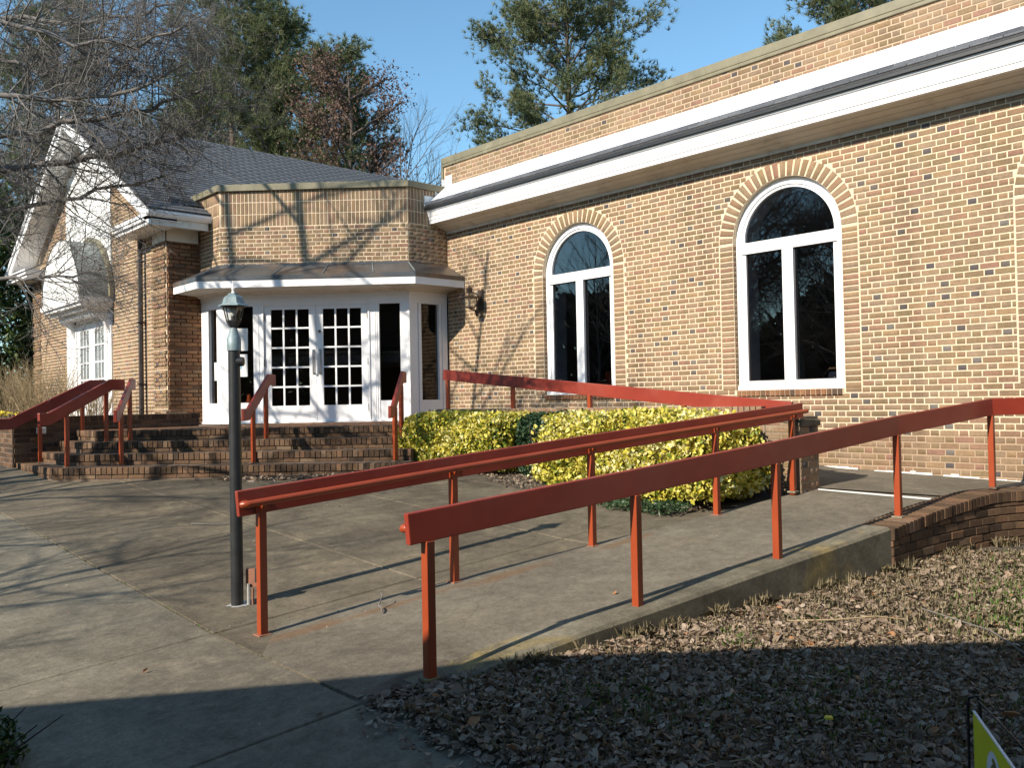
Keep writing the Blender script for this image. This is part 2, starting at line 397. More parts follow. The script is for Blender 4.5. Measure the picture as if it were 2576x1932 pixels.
basic('joint_dirt', (.055, .045, .035), .95, .4, 20)
basic('white_line', (.75, .74, .70), .7, .08, 18, dirt=((.3, .27, .22), 22, .62, .8))
basic('dirt_ground', (.085, .066, .046), .95, .35, 5, bumps=.5)
basic('black_iron', (.022, .024, .026), .42, .3, 8, spec=.5)
basic('verdigris', (.20, .27, .285), .5, .35, 14, metal=.1, dirt=((.38, .39, .37), 25, .55, .6))
basic('aged_copper', (.085, .060, .045), .5, .4, 15, metal=.4)
basic('dark_bronze', (.035, .026, .022), .5, .3, 6)
basic('bulb_white', (.78, .76, .70), .4, .03, 5)
basic('rusty_cover', (.23, .10, .06), .75, .2, 15)
basic('galvanised', (.40, .40, .38), .5, .2, 20, metal=.3)
basic('paper', (.78, .78, .75), .8, .05, 8)
basic('paper_blue', (.20, .42, .55), .8, .1, 8)
basic('cone_orange', (.75, .13, .02), .55, .06, 8)
basic('brass', (.55, .40, .16), .3, .1, 8, metal=.8)
basic('chrome_grey', (.45, .45, .46), .3, .1, 8, metal=.7)
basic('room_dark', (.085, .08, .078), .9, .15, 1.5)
basic('room_grey', (.40, .40, .40), .9, .1, 1.5)
basic('room_floor', (.22, .20, .17), .8, .15, 2)
basic('jamb_grey', (.70, .70, .70), .8, .08, 3)
basic('fabric_blue', (.06, .075, .12), .9, .15, 20)
basic('frame_tan', (.34, .24, .13), .5, .1, 10)
basic('plastic_red', (.40, .02, .02), .4, .1, 10)
basic('sign_yellow', (.62, .60, .02), .5, .05, 10)
basic('sign_white', (.70, .72, .74), .5, .04, 10)
basic('sign_brown', (.10, .085, .02), .6, .1, 30)
basic('sign_olive', (.24, .20, .05), .6, .1, 30)
basic('sign_red', (.35, .03, .08), .6, .1, 30)
basic('sign_cyan', (.15, .48, .62), .6, .1, 30)
basic('bark_grey', (.15, .138, .127), .9, .35, 12, bumps=.4, dirt=((.30, .28, .25), 7, .55, .5))
basic('bark_brown', (.10, .075, .06), .95, .35, 8, bumps=.4)
basic('twig_dry', (.34, .26, .15), .9, .25, 9)
basic('petal_yellow', (.70, .55, .05), .7, .15, 20)

def leafy(name, stops, rough=.6, trans=.25, interp='LINEAR'):
    mt, t, B, N, L = nodes(name); c = ramp(N, L, attr(N), stops, interp)
    L(c, B.inputs['Base Color']); B.inputs['Roughness'].default_value = rough; B.inputs['Specular IOR Level'].default_value = .3
    tr = N('ShaderNodeBsdfTranslucent'); L(c, tr.inputs[0]); ms = N('ShaderNodeMixShader'); ms.inputs[0].default_value = trans
    L(B.outputs[0], ms.inputs[1]); L(tr.outputs[0], ms.inputs[2]); L(ms.outputs[0], t.nodes['Material Output'].inputs[0])
    MATS[name] = mt; return mt
leafy('pine_needle', [(0, (.055, .078, .042)), (.35, (.105, .132, .06)), (.7, (.17, .185, .085)), (1, (.23, .235, .115))], .55)
leafy('brown_leaf', [(0, (.09, .052, .042)), (.6, (.15, .09, .068)), (1, (.21, .135, .10))], .8)
leafy('evergreen_leaf', [(0, (.02, .045, .012)), (.6, (.045, .08, .018)), (1, (.09, .12, .03))], .4, .15)
leafy('variegated_leaf', [(0, (.09, .15, .02)), (.22, (.16, .22, .03)), (.35, (.36, .34, .04)), (.6, (.58, .50, .06)), (.85, (.70, .62, .16)), (1, (.74, .70, .36))], .4, .2)
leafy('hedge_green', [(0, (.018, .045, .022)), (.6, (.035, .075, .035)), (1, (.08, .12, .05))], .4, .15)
leafy('wood_mass', [(0, (.030, .024, .018)), (.6, (.05, .042, .03)), (1, (.05, .058, .03))], .9, .1)
leafy('litter', [(0, (.10, .07, .05)), (.25, (.19, .135, .095)), (.5, (.27, .20, .145)), (.75, (.34, .26, .19)), (.92, (.40, .32, .25)), (1, (.36, .16, .06))], .8, .15)
leafy('dry_grass', [(0, (.17, .14, .08)), (.45, (.30, .25, .15)), (.7, (.36, .30, .19)), (.75, (.07, .14, .025)), (1, (.12, .21, .04))], .7, .25)

def glass(name, tint, rough=0.0, ior=1.45, gloss=(1, 1, 1)):
    mt, t, B, N, L = nodes(name); t.nodes.remove(B)
    g = N('ShaderNodeBsdfGlossy'); g.inputs['Roughness'].default_value = rough; g.inputs['Color'].default_value = (*gloss, 1)
    tr = N('ShaderNodeBsdfTransparent'); tr.inputs['Color'].default_value = (*tint, 1)
    fr = N('ShaderNodeFresnel'); fr.inputs['IOR'].default_value = ior
    ge = N('ShaderNodeNewGeometry'); iv = N('ShaderNodeMath'); iv.operation = 'SUBTRACT'; iv.inputs[0].default_value = 1; L(ge.outputs['Backfacing'], iv.inputs[1])
    mu = N('ShaderNodeMath'); mu.operation = 'MULTIPLY'; L(fr.outputs[0], mu.inputs[0]); L(iv.outputs[0], mu.inputs[1])
    ms = N('ShaderNodeMixShader'); L(mu.outputs[0], ms.inputs[0]); L(tr.outputs[0], ms.inputs[1]); L(g.outputs[0], ms.inputs[2])
    L(ms.outputs[0], t.nodes['Material Output'].inputs[0]); MATS[name] = mt; return mt
glass('window_glass', (.60, .60, .61), 0.0, 1.9)
glass('door_glass', (.60, .58, .56), 0.0, 1.45)
glass('clear_glass', (.80, .82, .82), .05, 1.5)
M = MATS
# ------------------------------------------------------------------ ground levels
def plaza_z(x, y):
    d = y-5.03
    return .154+.065*(x-2.37)+(.059*d*(d > 0)+.014*d*(d <= 0))
def ramp_z(x, y=0): return .15+.0763*(x-2.4)
LANDING = .585
def smooth(a, b, x):
    t = max(0.0, min(1.0, (x-a)/(b-a))); return t*t*(3-2*t)
def grass_z(x, y):
    g = .185-.05*max(0.0, 3.0-y)-.02*max(0, -y)
    if y > 3.0: g = .185
    p = plaza_z(x, y)+.012
    k = smooth(2.15, 3.0, x)
    return max(-.6, p+(g-p)*k)
def ground_z(x, y):
    if (x > 2.2 and y < 3.15) or (2.2 < x < 2.8 and y < 3.6):
        return grass_z(x, y)
    return max(-1.2, min(.66, plaza_z(x, y)))-.07
# wide ground sheet: fine near, coarse to the horizon
xs = sorted(set([-900, -400, -150, -60, -25] + [round(-12+.5*i, 3) for i in range(24)] + [round(.0+.25*i, 3) for i in range(45)] + [12, 16, 22, 30, 45, 80, 150, 400, 900]))
ys = sorted(set([-900, -400, -150, -60, -25, -14, -9, -6, -4, -3, -2] + [round(-1.5+.25*i, 3) for i in range(21)] + [round(4+.75*i, 3) for i in range(14)] + [16, 20, 26, 34, 50, 90, 160, 400, 900]))
mb = MB(); V = [(x, y, ground_z(x, y)) for y in ys for x in xs]; n = len(xs)
mb.add(V, [(j*n+i, j*n+i+1, (j+1)*n+i+1, (j+1)*n+i) for j in range(len(ys)-1) for i in range(n-1)])
tag(mb.build('ground', M['dirt_ground'], fix=False), kind='structure')

# paved plaza and front walk: slabs of concrete with open joints
def plaza_piece(name, x0, x1, y0, y1, mat, parent, cut=None):
    g = .0045; x0 += g; x1 -= g; y0 += g; y1 -= g; c = .006
    P = lambda x, y, dz: (x, y, plaza_z(x, y)+dz)
    mb = MB(); poly = cut or [(x0, y0), (x1, y0), (x1, y1), (x0, y1)]
    cx = sum(p[0] for p in poly)/len(poly); cy = sum(p[1] for p in poly)/len(poly); k = len(poly)
    ins = [(x+c*(1 if x < cx else -1), y+c*(1 if y < cy else -1)) for x, y in poly]
    dz = random.uniform(-.002, .002)
    vs = [P(x, y, dz) for x, y in ins]+[P(x, y, dz-c) for x, y in poly]+[P(x, y, -.12) for x, y in poly]
    fs = [tuple(range(k))]+[(k+i, k+(i+1) % k, (i+1) % k, i) for i in range(k)]+[(2*k+i, 2*k+(i+1) % k, k+(i+1) % k, k+i) for i in range(k)]
    mb.add(vs, fs); return mb.build(name, mat, parent)
mb = MB(); pz0, pz1 = (lambda x, y: plaza_z(x, y)-.2), (lambda x, y: plaza_z(x, y)-.022)
mb.prism([(-9, -7), (2.2, -7), (2.2, 3.2), (7.0, 3.2), (7.0, 5.03), (-9, 5.03)], pz0, pz1); mb.prism([(-9, 5.03), (7.0, 5.03), (7.0, 9.6), (6.0, 13.4), (-9, 22)], pz0, pz1)
plz = tag(mb.build('plaza', M['joint_dirt']), kind='structure')
wy = [-7, -4.5, -2.2, .1, 1.75, 3.42, 5.03, 6.62, 8.2, 9.8, 11.6, 13.6, 16, 19, 22]
for wx0, wx1 in ((-9, -5), (-5, -2.6), (-2.6, -.3), (-.3, 2.2)):
    for a, b in zip(wy, wy[1:]): plaza_piece('slab', wx0, wx1, a, b, M['concrete_walk'], plz)
px = [2.2, 3.70, 5.20, 6.98]; py = [3.42, 5.03, 7.42, 9.95, 12.2, 13.5]
for i in range(3):
    for j in range(5): plaza_piece('slab', px[i], px[i+1], py[j], py[j+1], M['concrete_plaza'], plz)
# dirt bed under the hedge
mb = MB(); mb.prism([(5.95, 9.9), (6.12, 9.0), (6.45, 7.5), (6.40, 6.1), (6.50, 5.35), (7.0, 4.55), (7.75, 4.2), (7.75, 9.9)], lambda x, y: plaza_z(x, y)-.3, lambda x, y: plaza_z(x, y)+.015)
tag(mb.build('planting_bed', M['dirt_ground']), kind='structure')

# ramp, landing, second ramp, kerb
mb = MB()
L0 = lambda x: 4.93-.115*(x-2.2)           # left edge of the first ramp
rxs = [2.205, 2.5, 2.9, 3.5, 4.2, 5, 5.8, 6.45, 7.2, 7.955]; V = []
for x in rxs:
    yr = 3.44-.098*(x-2.5) if x < 6.5 else 3.03-.055*(x-6.45); yl = L0(x) if x < 7.3 else 4.27
    zz = plaza_z(x, 4)+.004 if x < 2.3 else max(ramp_z(x), plaza_z(x, 4)+.004)
    V += [(x, yl, zz-.25), (x, yl, zz-.012), (x, yl-.012, zz), (x, yr, zz), (x, yr, zz-.25)]
k = 5; mb.add(V, [(i*k+j, i*k+j+1, (i+1)*k+j+1, (i+1)*k+j) for i in range(len(rxs)-1) for j in range(k-1)]+[(0, 1, 2, 3, 4), tuple(range((len(rxs)-1)*k, len(rxs)*k))])
tag(mb.build('ramp', M['concrete_ramp']), kind='structure')
def land_z(x, y):
    t = max(0, (y-4.75)); s = LANDING+.0 + max(0, (x-7.95))*.012 + .03*max(0, y-3.0)*(x-7.9)/1.55
    return s if y < 4.75 else min(1.185, LANDING+.012*1.5+.03*1.75*(x-7.9)/1.55+.105*t)
mb = MB(); gy = [-.6, 0, .6, 1.2, 1.5, 1.8, 2.08, 2.28, 2.48, 2.6, 2.735, 2.8, 2.87, 2.9, 3.6, 4.28, 4.75, 5.5, 6.5, 7.5, 8.5, 9.5, 10.6]
def land_x(y): return 7.95 if y > 2.87 else float(np.interp(y, [-.6, .6, 1.5, 2.08, 2.48, 2.735, 2.87], [9.10, 9.12, 9.08, 9.0, 8.77, 8.36, 7.95]))
V = []
for y in gy:
    x0 = land_x(y); V += [(x0+(9.46-x0)*k/3, y, land_z(x0+(9.46-x0)*k/3, y)) for k in range(4)]
mb.add(V, [(j*4+i, j*4+i+1, (j+1)*4+i+1, (j+1)*4+i) for j in range(len(gy)-1) for i in range(3)])
tag(mb.build('landing', M['concrete_ramp'], fix=False), kind='structure')
# painted line across the ramp head
mb = MB(); za = lambda x, y: max(ramp_z(min(x, 7.95)), 0)+.006
def lp(x, y): return (x, y, (ramp_z(x) if x < 7.95 else land_z(x, y))+.005)
mb.quad(lp(7.87, 4.16), lp(7.75, 2.98), lp(7.83, 2.96), lp(7.945, 4.20)); tag(mb.build('painted_line', M['white_line']), kind='structure')
# kerb of rough concrete along the ramp
mb = MB(); kx = [2.45, 2.7, 3.0, 3.4, 3.85, 4.4, 5.0, 5.7, 6.42]
ko = lambda x: 3.19-.092*(x-2.5); ki = lambda x: 3.46-.098*(x-2.5)
rows = []
for x in kx:
    zt = ramp_z(x)+min(.045, .03*(x-2.3)/.6); w = random.uniform(-.006, .006)
    rows.append([(x, ki(x), ramp_z(x)-.05), (x, ki(x)+w, zt-.01), (x, ki(x)-.012+w, zt), (x, (ki(x)+ko(x))/2, zt+.004), (x, ko(x)+.018+w, zt), (x, ko(x)+w, zt-.02), (x, ko(x)-.004, -.2)])
vs = [p for r in rows for p in r]; k = 7
fs = [(i*k+j, i*k+j+1, (i+1)*k+j+1, (i+1)*k+j) for i in range(len(rows)-1) for j in range(k-1)]+[tuple(range(k)), tuple(range((len(rows)-1)*k, len(rows)*k))]
mb.add(vs, fs); tag(mb.build('kerb', M['concrete_kerb']), kind='structure')
# ------------------------------------------------------------------ the long hall
XW = 9.45
hall = thing('hall_building', (XW, 5.5, LANDING), 'long tan brick hall with tall arched white windows and white eave', 'building')
hb = Pieces('brick', 'brickwork', M['brick_tan'])
R_IN, R_OUT, ZS, ZSILL = .712, .905, 3.41, 1.565
WINC = (5.345, 8.735, 1.945, -1.45)
Y0, Y1 = -2.9, 11.78
# mortar face with openings, and their brick reveals
mb = MB(); X = XW
def Q(y0, y1, z0, z1): mb.quad((X, y1, z0), (X, y0, z0), (X, y0, z1), (X, y1, z1))
edges = [Y0]
for c in sorted(WINC): edges += [c-R_IN, c+R_IN]
edges.append(Y1); ZT = 4.52
for i in range(len(edges)-1):
    a, b = edges[i], edges[i+1]
    if i % 2 == 0: Q(a, b, .3, ZT)
    else:
        Q(a, b, .3, ZSILL); c = (a+b)/2; N_ = 24
        for k in range(N_):
            t0 = math.pi*k/N_; t1 = math.pi*(k+1)/N_
            p0 = (c-R_IN*math.cos(t0), ZS+R_IN*math.sin(t0)); p1 = (c-R_IN*math.cos(t1), ZS+R_IN*math.sin(t1))
            mb.quad((X, p0[0], p0[1]), (X, p1[0], p1[1]), (X, p1[0], ZT), (X, p0[0], ZT))
            mb.quad((X, p0[0], p0[1]), (X+.2, p0[0], p0[1]), (X+.2, p1[0], p1[1]), (X, p1[0], p1[1]))
        for e in (a, b): mb.quad((X, e, ZSILL), (X+.2, e, ZSILL), (X+.2, e, ZS), (X, e, ZS))
        mb.quad((X, a, ZSILL), (X, b, ZSILL), (X+.2, b, ZSILL), (X+.2, a, ZSILL))
Q(Y0, 11.84, 5.2, 5.68)
hwall = mb.build('wall', M['mortar_cream'], hall, fix=False)
def hall_holes(z):
    out = []
    for c in WINC:
        if z < ZSILL-.075: continue
        if z < ZSILL: out.append((c-.70, c+.70))
        elif z <= ZS: out.append((c-R_OUT-.006, c+R_OUT+.006))
        elif z < ZS+R_OUT:
            w = math.sqrt(max(0, (R_OUT+.004)**2-(z-.012-ZS)**2)); out.append((c-w, c+w))
    return out
uY, nW = (0, -1, 0), (-1, 0, 0)
lay_wall(hb, hwall, (XW, 0, 0), (0, 1, 0), nW, -1.6, Y1, .42, 4.50, hall_holes, zoff=.02, dark=.12)
lay_wall(hb, hwall, (XW, 0, 0), (0, 1, 0), nW, -1.6, 11.80, 5.24, 5.66, None, zoff=.02, dark=.10)
for c in WINC[:3]:
    nv = 27
    for k in range(nv):                                   # arch bricks on end, tapering with the ring
        t = math.pi*(k+.5)/nv; ct, st = math.cos(t), math.sin(t)
        rm = (R_IN+R_OUT)/2; pt = Vector((XW, c-rm*ct, ZS+rm*st)); v = Vector((0, -ct, st)); u = Vector((0, st, ct))
        wi = math.pi*R_IN/nv-.022; wo = math.pi*R_OUT/nv-.030
        hb.add(pt, u, v, Vector(nW), wi, R_OUT-R_IN-.006, .007, random.random()*.88, hwall, wo)
    z = ZSILL
    while z+COURSE < ZS:                                   # one stretcher wide trim beside the opening
        for s in (-1, 1):
            hb.add((XW, c+s*(R_IN+R_OUT)/2, z+COURSE/2), (0, 1, 0), (0, 0, 1), nW, R_OUT-R_IN-.012, COURSE-.0135, .006, random.random()*.88, hwall)
            for k_ in (0, 1):                              # brick returns in the reveal
                if k_ == 0: hb.add((XW+.05, c+s*R_IN, z+COURSE/2), (1, 0, 0), (0, 0, 1), (0, -s, 0), .09, COURSE-.0125, .004, random.random()*.88, hwall)
        z += COURSE
# windows
for wi_, c in enumerate(WINC):
    X0, X1 = XW+.055, XW+.13                                # frame depth
    fo, fi = R_IN-.004, .592
    mb = MB(); N_ = 28
    def arc(ro, ri, xa, xb):
        for k in range(N_):
            t0, t1 = math.pi*k/N_, math.pi*(k+1)/N_
            pts = []
            for xx in (xa, xb):
                for t, r in ((t0, ri), (t0, ro), (t1, ro), (t1, ri)): pts.append((xx, c-r*math.cos(t), ZS+r*math.sin(t)))
            mb.hexa(pts)
    arc(fo, .655, X0+.018, X1); arc(.655, .628, X0+.005, X1); arc(.628, fi, X0+.022, X1)
    for s in (-1, 1):
        mb.box(X0+.018, X1, c+s*fo, c+s*.655, ZSILL, ZS); mb.box(X0+.005, X1, c+s*.655, c+s*.628, ZSILL+.02, ZS); mb.box(X0+.022, X1, c+s*.628, c+s*.575, ZSILL+.1, ZS-.0)
    mb.box(X0, X1, c-.626, c+.626, ZS-.145, ZS-.06); mb.box(X0+.012, X1, c-.626, c+.626, ZS-.06, ZS-.005)
    mb.box(X0+.004, X1, c-.072, c+.072, ZSILL+.11, ZS-.146)
    mb.box(X0-.012, X1, c-fo, c+fo, ZSILL+.002, ZSILL+.055); mb.box(X0+.012, X1, c-.654, c+.654, ZSILL+.055, ZSILL+.112)
    win = mb.build('window', M['white_paint'], hall)
    xg = X0+.055
    for (a, b) in ((c-.60, c-.06), (c+.06, c+.60)):
        mb = MB(); mb.box(xg, xg+.006, a, b, ZSILL+.09, ZS-.12); mb.build('pane', M['window_glass'], win)
        mb = MB()                                           # dark gasket round the sash
        for (p, q, z0, z1) in ((a+.02, b-.02, ZSILL+.112, ZSILL+.122), (a+.02, b-.02, ZS-.157, ZS-.147)): mb.box(xg-.014, xg-.001, p, q, z0, z1)
        e0 = a+.025 if a < c-.1 else a+.012
        mb.box(xg-.014, xg-.001, e0, e0+.010, ZSILL+.112, ZS-.147); e1 = b-.012 if a < c-.1 else b-.025
        mb.box(xg-.014, xg-.001, e1-.010, e1, ZSILL+.112, ZS-.147)
        mb.build('gasket', M['dark_bronze'], win)
    mb = MB(); ring = [(c-.60*math.cos(math.pi*k/24), ZS+.60*math.sin(math.pi*k/24)) for k in range(25)]
    mb.add([(xg, y, z) for y, z in ring]+[(xg+.006, y, z) for y, z in ring], [tuple(range(25)), tuple(range(49, 24, -1))]); mb.build('pane', M['window_glass'], win, fix=False)
    if wi_ < 3:
        sp = Pieces('sill_brick', 'sill_bricks', M['brick_rust'], 300)
        nn = 21
        for k in range(nn):
            y = c-.69+1.38*(k+.5)/nn
            sp.add((XW+.0, y, ZSILL-.039), (0, 1, 0), (0, 0, 1), nW, 1.38/nn-.010, .070, .028, random.choice((.05, .2, .3, .5, .7, .9, .95)), win)
        sp.finish()
        mb = MB(); mb.box(XW-.014, XW+.2, c-.695, c+.695, ZSILL-.076, ZSILL-.001); mb.build('sill', M['mortar_cream'], win)
    # plastered jamb seen through the glass
    mb = MB(); xa, xb = X1+.004, X1+.26
    for s in (-1, 1): mb.box(xa, xb, c+s*.60, c+s*.63, ZSILL+.05, ZS)
    mb.box(xa, xb, c-.63, c+.63, ZSILL+.02, ZSILL+.05)
    for k in range(N_):
        t0, t1 = math.pi*k/N_, math.pi*(k+1)/N_; pts = []
        for xx in (xa, xb):
            for t, r in ((t0, .60), (t0, .63), (t1, .63), (t1, .60)): pts.append((xx, c-r*math.cos(t), ZS+r*math.sin(t)))
        mb.hexa(pts)
    mb.build('jamb', M['jamb_grey'], win)
# room behind the glass
mb = MB(); xr = XW+.40
for (a, b, z0, z1) in ((Y0, Y1, .5, .9), ): pass
mb.quad((15.5, Y0, .9), (15.5, 11.6, .9), (15.5, 11.6, 4.5), (15.5, Y0, 4.5)); mb.quad((xr, 11.6, .9), (15.5, 11.6, .9), (15.5, 11.6, 4.5), (xr, 11.6, 4.5))
mb.quad((xr, Y0, .9), (15.5, Y0, .9), (15.5, Y0, 4.5), (xr, Y0, 4.5)); mb.quad((xr, Y0, 4.5), (15.5, Y0, 4.5), (15.5, 11.6, 4.5), (xr, 11.6, 4.5))
# inner face of the outer wall
X = XW+.392
for i in range(len(edges)-1):
    a, b = edges[i], edges[i+1]
    if i % 2 == 0: Q(a-.02, b+.02, .9, 4.5)
    else:
        Q(a, b, .9, ZSILL+.02); c = (a+b)/2
        for k in range(24):
            t0 = math.pi*k/24; t1 = math.pi*(k+1)/24
            p0 = (c-.63*math.cos(t0), ZS+.63*math.sin(t0)); p1 = (c-.63*math.cos(t1), ZS+.63*math.sin(t1))
            mb.quad((X, p0[0], p0[1]), (X, p1[0], p1[1]), (X, p1[0], 4.5), (X, p0[0], 4.5))
        for s in (-1, 1): mb.quad((X, c+s*.63, ZSILL), (X, c+s*R_IN, ZSILL), (X, c+s*R_IN, 4.5 if False else ZS), (X, c+s*.63, ZS))
mb.build('interior_room', M['room_grey'], hall, fix=False)
mb = MB(); mb.box(XW+.4, 15.5, Y0, 11.6, .84, .9); mb.build('interior_floor', M['room_floor'], hall)
# outer shell: far walls and flat roof
mb = MB(); mb.box(15.6, 15.8, Y0, 11.8, 0, 5.6); mb.box(XW+.41, 15.6, Y0-.2, Y0-.02, 0, 5.6); mb.box(XW+.41, 15.6, 11.62, 11.8, 0, 5.6); mb.box(XW+.2, 15.6, Y0, 11.8, 4.56, 4.72)
mb.box(XW+.012, XW+.25, Y0, 11.83, 4.74, 5.67)
mb.build('shell', M['mortar_grey'], hall)
mb = MB(); mb.box(XW-.035, XW+.30, Y0, 11.875, 5.645, 5.755); mb.box(XW-.028, XW-.004, Y0, 11.88, 5.60, 5.645)
mb.box(XW-.030, XW+.30, 11.835, 11.885, 5.16, 5.644); mb.build('parapet_coping', M['coping_bronze'], hall, bevel=.006)
# pent eave: white flashing above, a lip of shingles, crown moulding, soffit, bed mould
ye = 11.765
mb = MB(); mb.hexa([(XW-.006, Y0, 5.24), (XW-.432, Y0, 4.875), (XW-.432, ye, 4.875), (XW-.006, ye, 5.24), (XW-.006, Y0, 5.262), (XW-.437, Y0, 4.892), (XW-.437, ye, 4.892), (XW-.006, ye, 5.262)])
for (xa, xb, za, zb) in ((XW-.10, XW-.008, 5.20, 5.36), (XW-.26, XW-.10, 5.05, 5.17), (XW-.49, XW-.26, 4.84, 5.02)):   # stepped flashing up the end wall
    mb.box(xa, xb, ye+.001, ye+.009, za, zb)
mb.box(XW-.018, XW-.006, 11.60, 11.775, 5.26, 5.42)
mb.build('roof_flashing', M['white_paint'], hall)
es = Pieces('eave_shingle', 'eave_shingles', M['shingle'], 300)
sl_ = Vector((-.17, 0, -.19)).normalized(); nn_ = Vector((-.19, 0, .17)).normalized()
mb = MB(); mb.hexa([(XW-.43, Y0, 4.86), (XW-.495, Y0, 4.805), (XW-.495, ye, 4.805), (XW-.43, ye, 4.86), (XW-.43, Y0, 4.878), (XW-.50, Y0, 4.822), (XW-.50, ye, 4.822), (XW-.43, ye, 4.878)])
esl = mb.build('eave_shingle_base', M['shingle_edge'], hall)
for row in range(2):
    y = Y0+.1-(row % 2)*.15
    while y < ye-.02:
        w = .30; y1 = min(y+w, ye); t = random.random()
        cpt = Vector((XW-.452-.022*row, (y+y1)/2, 4.872-.020*row))
        es.add(cpt+nn_*(.010-.006*row), (0, 1, 0), -sl_, nn_, y1-y-.006, .075, .010, t, esl); y += w
es.finish()
mb = MB()
prof = [(-.455, 4.766), (-.455, 4.742), (-.440, 4.736), (-.430, 4.71), (-.418, 4.67), (-.402, 4.642), (-.402, 4.60), (-.390, 4.592), (-.390, 4.54), (-.33, 4.54), (-.33, 4.766)]
mb.extrude([(a, 0, b) for a, b in prof], (XW, Y0, 0), (XW, ye, 0)); mb.build('cornice', M['white_paint'], hall)
mb = MB()
for (a, b) in ((-.345, -.25), (-.243, -.15), (-.143, -.06)): mb.hexa([(XW+a, Y0, 4.556-(a+.345)*.36), (XW+b, Y0, 4.556-(b+.345)*.36), (XW+b, ye, 4.556-(b+.345)*.36), (XW+a, ye, 4.556-(a+.345)*.36), (XW+a, Y0, 4.68), (XW+b, Y0, 4.68), (XW+b, ye, 4.68), (XW+a, ye, 4.68)])
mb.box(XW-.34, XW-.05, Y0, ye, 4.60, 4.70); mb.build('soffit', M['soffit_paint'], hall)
mb = MB(); mb.box(XW-.492, XW-.34, Y0, ye-.002, 4.768, 4.806); mb.build('eave_shadow', M['black_iron'], hall)  # black box stands in for the shadow under the shingle lip
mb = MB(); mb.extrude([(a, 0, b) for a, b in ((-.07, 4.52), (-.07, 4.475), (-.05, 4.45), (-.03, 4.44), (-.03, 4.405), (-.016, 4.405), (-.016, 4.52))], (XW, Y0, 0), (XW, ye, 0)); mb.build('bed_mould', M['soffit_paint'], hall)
# old white paint dribbled along the foot of the wall
mb = MB(); y = -1.0
while y < 4.9:
    w = random.uniform(.05, .22); z = land_z(9.44, y+w/2); h = random.choice((.008, .012, .02, .03, .014)); zb = z-.01
    if random.random() < .7: mb.box(XW-.0185, XW-.010, y, min(y+w, 4.9), zb, zb+.01+h)
    if random.random() < .7: mb.box(XW-.019-random.random()*.008, XW-.012, y, min(y+w, 4.9), zb, zb+.016)
    y += w*.97
mb.build('paint_splash', M['white_line'], hall)
hb.finish()
# ------------------------------------------------------------------ octagonal entrance between the hall and the gabled house
PZ = 1.185                                                   # porch level
BC = Vector((8.61, 11.78, 0)); BD = Vector((-.70711, .70711, 0)); BN = Vector((-.70711, -.70711, 0)); BL = 3.20
BE = BC+BD*BL                                                # left corner of the front
bay = thing('entrance_bay', (BC.x, BC.y, PZ), 'angled brick entrance with white double doors under a metal canopy', 'entrance')
def BP(s, t, z): q = BC+BD*s+BN*t; return (q.x, q.y, z)
bb = Pieces('brick', 'brickwork', M['brick_tan'])
mb = MB()
mb.quad(BP(BL, 0, 3.5), BP(0, 0, 3.5), BP(0, 0, 5.14), BP(BL, 0, 5.14))
mb.quad((BC.x, BC.y, 3.5), (XW, BC.y, 3.5), (XW, BC.y, 5.14), (BC.x, BC.y, 5.14))
mb.quad((BE.x, 14.86, 3.5), (BE.x, BE.y, 3.5), (BE.x, BE.y, 5.14), (BE.x, 14.86, 5.14))
mb.quad((BE.x, 17, 4.4), (BE.x, 14.86, 4.4), (BE.x, 14.86, 5.14), (BE.x, 17, 5.14))
bw = mb.build('wall', M['mortar_cream'], bay, fix=False)
faces = [((BC.x, BC.y, 0), BD, BN, 0, BL), ((BC.x, BC.y, 0), Vector((1, 0, 0)), Vector((0, -1, 0)), 0, XW-BC.x), ((BE.x, BE.y, 0), Vector((0, 1, 0)), Vector((-1, 0, 0)), 0, .80)]
for o, u, n, a, b in faces:
    lay_wall(bb, bw, o, u, n, a-.003, b+.003, 3.62, 4.512, None, zoff=3.83-.0677*4+.0, dark=.13)
    for row in range(3):                                    # three courses of bricks on end
        z0 = 4.515+row*.205; k = a+.004
        while k < b-.03:
            w = min(.0675, b-.004-k)
            if w > .03: bb.add(Vector(o)+u*(k+w/2)+Vector((0, 0, z0+.1025)), u, (0, 0, 1), n, w-.014, .205-.013, .005+random.uniform(-.001, .002), random.random()*.86, bw)
            k += .0675
bb.finish()
# coping
mb = MB(); pth = [(XW-.0, BC.y, 0), (BC.x, BC.y, 0), (BE.x, BE.y, 0), (BE.x, 15.4, 0)]
mb.sweep([(.045, 5.118), (.055, 5.118), (.055, 5.215), (.045, 5.228), (-.22, 5.236), (-.22, 5.118)][::-1], [(q[0], q[1], 0) for q in pth][::-1])
mb.build('coping', M['coping_bronze'], bay)
mb = MB(); mb.prism([(XW+.2, BC.y+.03), (BC.x+.02, BC.y+.03), (BE.x+.03, BE.y+.02), (BE.x+.03, 17), (XW+.2, 17)], 4.96, 5.02); mb.build('flat_roof', M['shingle_edge'], bay)
